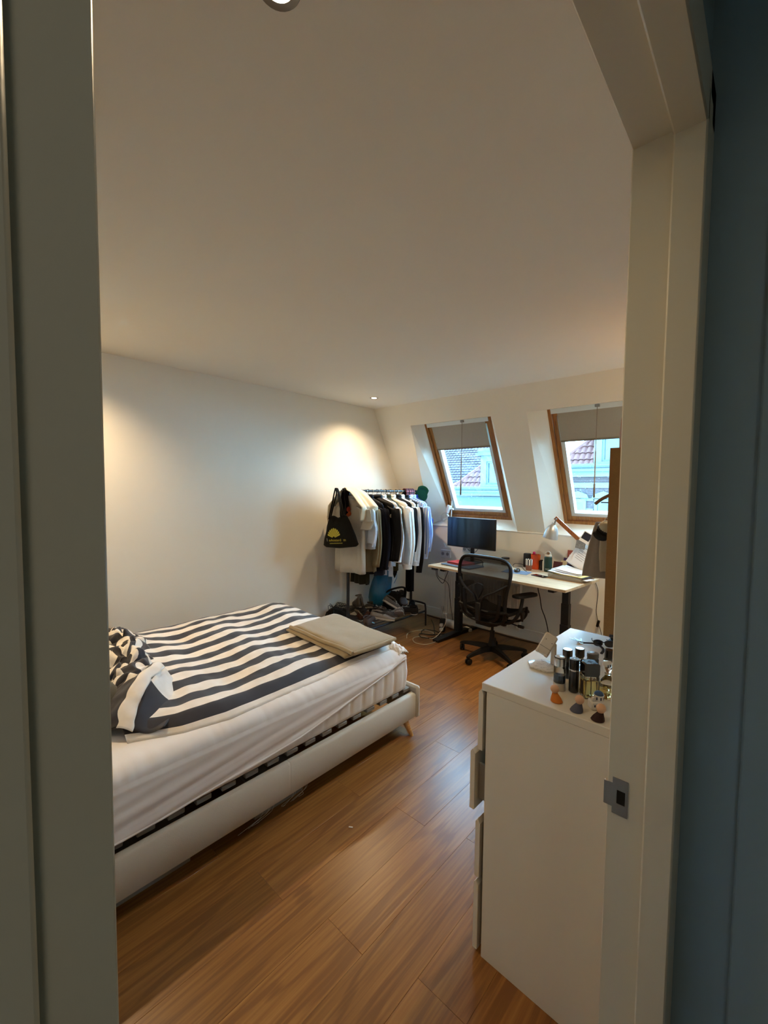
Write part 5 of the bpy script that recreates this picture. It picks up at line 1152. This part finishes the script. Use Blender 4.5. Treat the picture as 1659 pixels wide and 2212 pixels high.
for side, ys in ((-1, -.014), (1, .012)):
    obj('strap', MB().tube(smooth_path([(-.115, ys, .14), (-.06, ys, .27), (-.012+.01*side, ys*.5, .385), (.002, ys*.5, .44), (.010, ys*.5, .448), (.03, ys*.5, .425), (.052, ys, .27), (.06, ys, .14)]), .011, 8, flat=.35), M_tote, tote)
M_yel = mat('print_yellow', '#c2b43c', .8, vary=.05)
shell = thing_shell = MB()
nseg = 9
cx0, cz0 = -.045, -.055
for k in range(nseg):
    a0 = R(162-(162-18)*k/nseg-1.6); a1 = R(162-(162-18)*(k+1)/nseg+1.6)
    rad_ = .098-.010*abs(k-4)/4
    pt = [(cx0+.018*math.cos(a0), cz0+.018*math.sin(a0)), (cx0+.018*math.cos(a1), cz0+.018*math.sin(a1)), (cx0+rad_*math.cos(a1), cz0+rad_*math.sin(a1)), (cx0+(rad_+.006)*math.cos((a0+a1)/2), cz0+(rad_+.006)*math.sin((a0+a1)/2)), (cx0+rad_*math.cos(a0), cz0+rad_*math.sin(a0))]
    def yy(x, z):
        v = (z+.15)/.31; hw_ = .235-.075*v-.045*v*v; u = (x/hw_+1)/2; e = (1-(2*u-1)**4)
        return -((.012+.035*math.sin(min(1, v*1.2)*pi)**.8*(1-v*.6))*e)-.0055
    shell.loft([[(x, yy(x, z)-d, z) for x, z in pt] for d in (0, .0012)])
obj('shell_print', shell, M_yel, tote, smooth=False, kind='stuff')
def words_(txt, x, z, size, m, name='lettering'):
    cu = bpy.data.curves.new(name, 'FONT'); cu.body = txt; cu.size = size; cu.extrude = .0006
    o = bpy.data.objects.new(name, cu); C.objects.link(o); dg = bpy.context.evaluated_depsgraph_get()
    me = bpy.data.meshes.new_from_object(o.evaluated_get(dg)); bpy.data.objects.remove(o)
    for p in me.vertices:
        X, Z = p.co.x+x, p.co.y+z; p.co = Vector((X, yy(X, Z)-.001+p.co.z*-1, Z))
    me.materials.clear(); me.materials.append(m)
    o = bpy.data.objects.new(name, me); C.objects.link(o); o.parent = tote; return o
words_('I', -.150, -.085, .045, mat('print_white', '#c9c9c2', .8))
words_('mAmsterd', -.118, -.088, .038, M_yel)
words_('m', .075, -.088, .040, M_yel)
m = MB(); rr = random.Random(4); x = -.115
while x < .05:
    wdt = .004+.005*rr.random(); m.box(x, x+wdt, yy(x, -.108)-.0012, yy(x, -.108), -.114, -.104+.002*rr.random()); x += wdt+.0028
obj('small_print', m, mat('print_dim_yellow', '#8d8430', .8), tote, kind='stuff')

# ------------------------------------------------------------------ shoes and bags on the rack shelf
def shoe(label, x, y, z, rz, c_up, c_sole, rot=(0, 0), L=.28, lace='#b9b4ac', hgt=1.0, lining='#1a191a', boot=0.0, stripes=None, cat='shoe', name='sneaker'):
    t = thing(name, label, cat, (x, y, z), rot=(R(rot[0]), R(rot[1]), R(rz)), group='shoes piled on the rack shelf')
    up = cloth('shoe_'+c_up[1:], c_up, .75, .12); so = mat('sole_'+c_sole[1:], c_sole, .6); li = mat('lining_'+lining[1:], lining, .9)
    stt = [(0, .022, .05, .055), (.04, .034, .08, .075), (.12, .038, .082, .082), (.28, .037, .075, .078), (.42, .038, .070, .078), (.58, .043, .062, .062), (.74, .047, .048, .048), (.88, .043, .036, .036), (.96, .03, .028, .026), (1.0, .014, .018, .016)]
    def out(tq): # half width
        for (a, w0, *_), (b, w1, *_) in zip(stt, stt[1:]):
            if tq <= b: return w0+(w1-w0)*(tq-a)/(b-a)
        return .014
    m = MB(); m.loft([[((tq-.5)*L, s_*(out(tq)+.004), zz) for s_ in (-1, 1)]+[((tq-.5)*L, -s_*(out(tq)+.004), z2) for s_ in (-1, 1)] for tq, zz, z2 in [(q/14, .004*(1 if .15 < q/14 < .8 else 2.2), .026-.004*q/14) for q in range(15)]])
    obj('sole', m, so, t, ang=40)
    rings = []
    for tq, w0, h0, _ in [(-.004, .004, .040, 0)]+stt+[(1.004, .003, .012, 0)]:
        h = h0*hgt+boot*max(0, 1-tq/.5)*(.05); ring = []
        op = .05 < tq < .45
        for j in range(17):
            a = pi*j/16; cy = math.cos(a); cz = math.sin(a)
            yv = w0*math.copysign(abs(cy)**.75, cy); zv = .02+(h-.01)*cz**.7
            if op and abs(cy) < .72: zv -= .045*(1-(abs(cy)/.72)**4)
            ring.append(((tq-.5)*L, yv, zv))
        rings.append(ring)
    obj('upper', MB().loft(rings, closed=False), up, t, solid=.003, ang=80)
    obj('lining', MB().loft([[((tq-.5)*L, w_*math.cos(2*pi*j/12)*.62, .042+.012*hgt) for j in range(1)]+[((.24+.17*math.cos(2*pi*j/16)-.5)*L, .024*math.sin(2*pi*j/16), zz) for j in range(16)] for tq, w_, zz in ((.2, .03, .040*hgt+.0), (.2, .03, .050*hgt))]), li, t)
    obj('opening_rim', MB().tube([((.25+.20*math.cos(2*pi*j/22)-.5)*L, .031*math.sin(2*pi*j/22), .02+(.074-.004*math.cos(2*pi*j/22)**2)*hgt+boot*.035) for j in range(22)], .006, 8, closed=True), up, t)
    if lace:
        m = MB()
        for k in range(5):
            q = .47+.055*k; zt = .02+(.060-.006*k)*hgt
            m.tube(smooth_path([((q-.5)*L, -.022, zt-.006), ((q+.02-.5)*L, 0, zt+.007), ((q+.005*(-1)**k-.5)*L+.008, .022, zt-.006)], 4), .0022, 5)
        m.tube(smooth_path([((.45-.5)*L, 0, .08*hgt), ((.42-.5)*L, .03, .085*hgt), ((.47-.5)*L, .05, .05*hgt)], 5), .002, 5).tube(smooth_path([((.45-.5)*L, 0, .08*hgt), ((.50-.5)*L, -.03, .083*hgt), ((.55-.5)*L, -.05, .05*hgt)], 5), .002, 5)
        obj('laces', m, mat('lace_'+lace[1:], lace, .8), t, kind='stuff')
    if stripes:
        for k in range(3):
            for s_ in (-1, 1):
                q = .44+.085*k; obj('side_stripe', MB().loft([[((q+dx-.5)*L, s_*(out(q)+dd), .028+zz) for dx, zz in ((0, 0), (.03, 0), (-.01, .038), (-.04, .038))] for dd in (.001, .004)]), mat('stripe_'+stripes[1:], stripes, .6), t)
    return t
SZ = SHZ+.002
shoe('dark brown lace-up boot lying at the top left of the shoe pile', -3.430, 3.330, 0.335, 150, '#4a443b', '#2c2823', (-6, 8), boot=1.0, lace='#6a6257')
shoe('olive grey sneaker at the left of the shoe pile behind the front post', -3.500, 3.240, 0.260, 100, '#57524a', '#8c8373', (0, -8), lace='#77736a')
shoe('tan and black slip-on shoe tilted in the pile right of the boot', -3.410, 3.490, 0.260, -60, '#3b352c', '#85765f', (10, -20), lace=None)
shoe('dark sneaker with a tan gum sole turned up in the pile', -3.420, 3.300, 0.255, 150, '#252122', '#77674f', (50, 10), lace='#3a3432')
shoe('brown leather shoe at the front of the pile', -3.330, 3.370, 0.205, 95, '#47281b', '#2b1d16', (-8, 0), lace=None)
shoe('light grey running shoe lying on its side at the front of the pile', -3.160, 3.440, 0.205, 28, '#85807d', '#a9a39d', (-14, 4), lace='#232325', lining='#3b3a3b')
shoe('grey patterned sneaker with white laces in the right half of the pile', -3.200, 3.660, 0.295, 40, '#605f5c', '#a9a49b', (-20, 30), lace='#cfcac2', lining='#2c2c2e')
shoe('grey sneaker with laces, front right of the pile leaning on another', -3.080, 3.650, 0.235, 300, '#6e6966', '#968f88', (12, -28), lace='#c6c1b9', lining='#2c2c2e')
shoe('flat grey shoe lying on top at the back right of the pile', -3.250, 3.900, 0.320, 320, '#4d4b4d', '#3a3838', (0, 14), lace=None, hgt=.8)
shoe('black sneaker with three white stripes and a white toe, right end of the pile', -3.130, 3.950, 0.205, -45, '#1a191a', '#c9cdd2', (0, 6), lace=None, stripes='#d4d8dc', lining='#111113')
shoe('dark shoe at the bottom of the pile beside the white striped sneaker', -3.140, 3.840, 0.202, 215, '#211f21', '#3b332c', (0, 0), lace=None)
shoe('black shoe low in the middle of the pile', -3.330, 3.580, 0.202, 80, '#161517', '#1f1c1b', (0, 0), lace=None)
shoe('taupe shoe low at the front of the pile next to the brown leather one', -3.190, 3.270, 0.202, 120, '#4f4746', '#3b3535', (-10, 0), lace=None)
shoe('worn dark shoe lying by the mesh bag at the left end of the shelf', -3.40, 3.15, .2015, 70, '#2e2a28', '#5d5347', (0, 0), lace=None)
shoe('grey trainer lying crosswise under the patterned sneaker', -3.22, 3.58, .2015, 10, '#5c5858', '#8e8780', (0, 0), lace='#3a3838')
t = thing('plastic_bag', 'crumpled blue plastic bag wedged between the shoe pile and the wall', 'plastic bag', (-3.47, 3.74, .43), rot=(R(0), R(8), R(38)))
M_bluep = mat('blue_plastic', '#1f7099', .28, vary=.25, scale=14, alpha=.96, spec=.6)
def bag_ring(z, rx, ry, s): return [(rx*math.cos(2*pi*j/28)*(1+.16*nz(j*.9, z*9, s))+.3*z*.2, ry*math.sin(2*pi*j/28)*(1+.22*nz(j*.7, z*8, s+4)), z+.03*nz(j*.8, z*5, s+2)) for j in range(28)]
obj('bag_body', MB().loft([bag_ring(*a) for a in ((-.18, .03, .03, 1), (-.16, .10, .07, 1), (-.08, .125, .09, 1), (0, .13, .09, 1), (.08, .12, .075, 1), (.15, .11, .05, 1), (.20, .10, .03, 1), (.26, .11, .012, 1))], True, True), M_bluep, t, ang=28)
obj('handle_loop', MB().tube(smooth_path([(.07, 0, .23), (.14, .0, .27), (.17, 0, .20), (.15, .0, .12)]), .012, 8, flat=.3), M_bluep, t)
t = thing('backpack', 'slouched black bag with a padded strap behind the grey sneakers', 'bag', (-3.36, 3.83, .32), R(40))
obj('bag_body', MB().loft([bag_ring(*a) for a in ((-.09, .10, .08, 3), (-.03, .15, .09, 3), (.05, .14, .08, 3), (.10, .10, .05, 3))]), cloth('bag_black', '#0f0f11', .8), t, ang=50)
obj('padded_strap', MB().tube(smooth_path([(-.12, -.03, .03), (-.05, -.05, .12), (.06, -.06, .165), (.14, -.05, .17), (.16, -.04, .13), (.15, -.03, .02)]), .024, 10, flat=.5), cloth('strap_black2', '#121214', .85), t)
t = thing('mesh_bag', 'black string mesh bag lying at the left end of the rack shelf', 'bag', (-3.48, 3.06, .265), R(20))
obj('bag_body', MB().loft([bag_ring(*a) for a in ((-.06, .10, .12, 6), (-.02, .14, .15, 6), (.04, .12, .12, 6), (.075, .06, .06, 6))]), cloth('mesh_black', '#0f0f10', .9), t, ang=60)
m = MB(); rr = random.Random(8)
for k in range(12):
    a = rr.random()*6.3; m.tube(smooth_path([(.13*math.cos(a), .14*math.sin(a), .01), (.11*math.cos(a+.4), .12*math.sin(a+.4), .09+.03*rr.random()), (.05*math.cos(a+1.2), .05*math.sin(a+1.2), .10), (.10*math.cos(a+2), .11*math.sin(a+2), .06)], 5), .003, 5)
obj('netting', m, M_blackpl, t, kind='stuff')
for i, (x, y, z) in enumerate(((-3.10, 3.235, .235), (-3.06, 3.52, .225))):
    tag(obj('shoe_tag', MB().box(-.014, .014, -.002, .002, -.008, .008, .001), mat('tag_blue', '#7fb9d8', .5), loc=(x, y, z), rot=(R(20), R(15), R(30+30*i))), 'pale blue tag peeping out at the front of the shoes, '+('left one' if i == 0 else 'right one'), 'tag')

# ------------------------------------------------------------------ houses across the street
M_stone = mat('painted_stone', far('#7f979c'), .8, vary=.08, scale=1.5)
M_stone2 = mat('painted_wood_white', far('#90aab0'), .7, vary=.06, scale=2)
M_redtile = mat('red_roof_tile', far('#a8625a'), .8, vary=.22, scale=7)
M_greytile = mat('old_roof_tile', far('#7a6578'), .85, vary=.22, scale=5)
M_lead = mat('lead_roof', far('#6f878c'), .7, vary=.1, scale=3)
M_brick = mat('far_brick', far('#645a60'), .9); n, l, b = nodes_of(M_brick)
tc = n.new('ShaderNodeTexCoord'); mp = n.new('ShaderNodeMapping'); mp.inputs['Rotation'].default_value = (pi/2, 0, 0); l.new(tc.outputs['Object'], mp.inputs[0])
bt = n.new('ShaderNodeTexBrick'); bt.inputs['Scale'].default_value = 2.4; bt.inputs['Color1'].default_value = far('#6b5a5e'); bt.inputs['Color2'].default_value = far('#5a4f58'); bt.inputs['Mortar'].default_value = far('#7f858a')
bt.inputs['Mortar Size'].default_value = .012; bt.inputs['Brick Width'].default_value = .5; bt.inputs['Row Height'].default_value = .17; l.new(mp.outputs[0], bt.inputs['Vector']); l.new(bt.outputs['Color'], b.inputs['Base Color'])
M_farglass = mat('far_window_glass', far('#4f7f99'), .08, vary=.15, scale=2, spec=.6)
def tiles(x0, x1, zf, y0, slope, n_rows, row, colw, cut):
    """rows of overlapping pantiles on a slope rising away from the street; cut(x, z) keeps a tile"""
    m = MB(); ca, sa = math.cos(slope), math.sin(slope)
    for r_ in range(n_rows):
        nc = int((x1-x0)/colw)
        for c in range(nc):
            xa = x0+c*colw; s0 = r_*row; z = zf+s0*sa
            if not cut(xa+colw/2, z): continue
            q = []
            for k in range(5):
                h = .045*math.sin(pi*k/4); xx = xa+colw*k/4
                for s_, lift in ((s0-.03, .045), (s0+row, .0)):
                    q.append((xx, y0+s_*ca-(h+lift)*sa, zf+s_*sa+(h+lift)*ca))
            m.add(q, [(2*k, 2*k+2, 2*k+3, 2*k+1) for k in range(4)])
    return m
# left house: rendered front, cornice, red hipped roof with a white dormer
h1 = thing('house', 'rendered house with red tiled roof and white dormer, seen through the left window', 'house')
hx0, hx1, hy, hz = -9.35, -5.75, 14.0, 1.72
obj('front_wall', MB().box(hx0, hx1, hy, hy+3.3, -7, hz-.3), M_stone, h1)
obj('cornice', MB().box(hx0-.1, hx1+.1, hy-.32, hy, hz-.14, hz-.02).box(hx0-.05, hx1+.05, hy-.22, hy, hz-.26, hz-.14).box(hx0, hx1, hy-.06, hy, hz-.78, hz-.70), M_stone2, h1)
obj('gutter', MB().tube([(hx0-.1, hy-.34, hz+.0), (hx1+.1, hy-.34, hz+.0)], .07, 8), M_lead, h1)
SLP = R(52)
def cut1(x, z): return x > hx0+.25+(z-hz)*1.06
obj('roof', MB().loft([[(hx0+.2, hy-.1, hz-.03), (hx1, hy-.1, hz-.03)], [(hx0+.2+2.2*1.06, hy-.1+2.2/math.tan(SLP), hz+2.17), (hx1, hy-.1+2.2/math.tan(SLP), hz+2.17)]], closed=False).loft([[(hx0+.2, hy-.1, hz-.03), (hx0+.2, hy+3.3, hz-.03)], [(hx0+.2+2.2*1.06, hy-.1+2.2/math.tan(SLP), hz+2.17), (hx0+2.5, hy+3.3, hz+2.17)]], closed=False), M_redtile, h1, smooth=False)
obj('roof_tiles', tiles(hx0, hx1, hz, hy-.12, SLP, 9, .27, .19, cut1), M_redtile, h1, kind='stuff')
obj('hip_ridge', MB().tube([(hx0+.22, hy-.12, hz), (hx0+.22+2.2*1.06, hy-.12+2.2/math.tan(SLP), hz+2.2)], .09, 8), M_redtile, h1)
def dormer(root, x0, x1, z0, z1, yf, roof=True):
    d = obj('dormer', MB().box(x0, x0+.22, yf, yf+.12, z0, z1).box(x1-.22, x1, yf, yf+.12, z0, z1).box(x0+.22, x1-.22, yf, yf+.12, z1-.2, z1).box(x0+.22, x1-.22, yf, yf+.12, z0, z0+.16).box(x0, x0+.05, yf+.12, yf+2, z0, z1).box(x1-.05, x1, yf+.12, yf+2, z0, z1), M_stone2, root)
    obj('dormer_roof', MB().box(x0-.15, x1+.15, yf-.15, yf+2.2, z1, z1+.12).box(x0-.08, x1+.08, yf-.08, yf+2.1, z1+.12, z1+.26), M_lead, d)
    wf = obj('window', MB().box(x0+.22, x0+.29, yf+.03, yf+.1, z0+.16, z1-.2).box(x1-.29, x1-.22, yf+.03, yf+.1, z0+.16, z1-.2).box(x0+.29, x1-.29, yf+.03, yf+.1, z1-.27, z1-.2).box(x0+.29, x1-.29, yf+.03, yf+.1, z0+.16, z0+.23), M_stone, d)
    obj('sill', MB().box(x0+.1, x1-.1, yf-.12, yf+.02, z0+.08, z0+.16), M_stone2, d)
    return d
dormer(h1, -7.92, -6.55, hz-.02, hz+1.18, hy-.12)
obj('window_pane', MB().box(-7.63, -6.84, hy-.05, hy-.03, hz+.14, hz+.98), M_farglass, h1)
for k in range(3):
    x = hx0+.35+k*1.2
    w_ = obj('window', MB().box(x, x+.8, hy-.03, hy+.01, -1.3, .35), M_stone2, h1); obj('pane', MB().box(x+.08, x+.72, hy-.04, hy-.031, -1.22, .27), M_farglass, w_)
# roof field of the house behind
h2 = thing('house', 'large grey violet tiled roof rising behind the red hipped roof, left window', 'house')
def cut2(x, z): return True
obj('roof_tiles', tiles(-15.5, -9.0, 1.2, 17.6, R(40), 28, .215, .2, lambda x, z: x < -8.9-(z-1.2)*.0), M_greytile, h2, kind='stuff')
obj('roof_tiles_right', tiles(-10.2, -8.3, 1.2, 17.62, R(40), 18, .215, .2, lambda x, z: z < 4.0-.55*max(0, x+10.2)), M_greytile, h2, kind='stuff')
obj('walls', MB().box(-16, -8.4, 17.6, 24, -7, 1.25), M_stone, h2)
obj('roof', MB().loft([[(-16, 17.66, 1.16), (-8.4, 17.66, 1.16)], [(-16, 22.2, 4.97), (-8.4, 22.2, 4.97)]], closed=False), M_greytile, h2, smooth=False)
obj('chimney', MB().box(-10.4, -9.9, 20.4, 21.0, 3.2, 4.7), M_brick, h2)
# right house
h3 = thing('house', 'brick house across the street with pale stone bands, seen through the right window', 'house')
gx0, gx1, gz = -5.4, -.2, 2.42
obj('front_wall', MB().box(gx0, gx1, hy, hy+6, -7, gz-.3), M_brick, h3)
obj('cornice', MB().box(gx0-.1, gx1+.1, hy-.34, hy, gz-.16, gz-.02).box(gx0-.05, gx1+.05, hy-.24, hy, gz-.32, gz-.16), M_stone2, h3)
obj('stone_band', MB().box(gx0, gx1, hy-.05, hy, gz-.66, gz-.50), M_stone2, h3)
obj('gutter', MB().tube([(gx0-.1, hy-.36, gz), (gx1+.1, hy-.36, gz)], .07, 8), M_lead, h3)
S3 = R(56)
obj('roof', MB().loft([[(gx0, hy-.08, gz-.02), (gx1, hy-.08, gz-.02)], [(gx0+1.9, hy-.08+1.6/math.tan(S3), gz+1.58), (gx1, hy-.08+1.6/math.tan(S3), gz+1.58)]], closed=False).loft([[(gx0, hy-.08, gz-.02), (gx0, hy+6, gz-.02)], [(gx0+1.9, hy-.08+1.6/math.tan(S3), gz+1.58), (gx0+1.9, hy+6, gz+1.58)]], closed=False), M_redtile, h3, smooth=False)
obj('roof_tiles', tiles(gx0, gx1, gz, hy-.1, S3, 7, .26, .17, lambda x, z: x > gx0+.15+(z-gz)*1.2), M_redtile, h3, kind='stuff')
obj('hip_ridge', MB().tube([(gx0+.05, hy-.1, gz), (gx0+1.95, hy-.1+1.6/math.tan(S3), gz+1.62)], .08, 8), M_redtile, h3)
dormer(h3, -4.06, -2.5, gz-.04, gz+1.4, hy-.14)
obj('window_pane', MB().box(-3.77, -2.79, hy-.07, hy-.05, gz+.12, gz+1.2), M_farglass, h3)
for x in (-4.78, -4.03, -3.2, -2.3):
    w_ = obj('window', MB().box(x, x+.09, hy-.05, hy+.05, -.6, 1.42).box(x+.42, x+.51, hy-.05, hy+.05, -.6, 1.42).box(x+.09, x+.42, hy-.05, hy+.05, 1.30, 1.42).box(x+.09, x+.42, hy-.05, hy+.05, .62, .70), M_stone2, h3)
    obj('pane', MB().box(x+.09, x+.42, hy-.012, hy-.004, -.6, 1.30), M_farglass, w_)
    obj('lintel', MB().prism([(0, 0), (1, 0), (1, 1), (0, 1)], 0, .001).box(x-.06, x+.57, hy-.08, hy, 1.42, 1.58), M_stone2, h3) if False else obj('lintel', MB().loft([[(x-.08, y, 1.44), (x+.255, y, 1.44), (x+.59, y, 1.44), (x+.53, y, 1.56), (x+.255, y, 1.66), (x-.02, y, 1.56)] for y in (hy-.07, hy)]), M_stone2, h3)
obj('stone_block', MB().box(-4.42, -4.06, hy-.03, hy, 1.02, 1.12).box(-4.42, -4.06, hy-.03, hy, 1.36, 1.44), M_stone2, h3, kind='stuff')
# low ground far below
st_ = obj('street', MB().box(-40, 30, 4.9, 60, -7.2, -7.0), mat('street_grey', far('#6d7378'), .9)); st_['kind'] = 'structure'
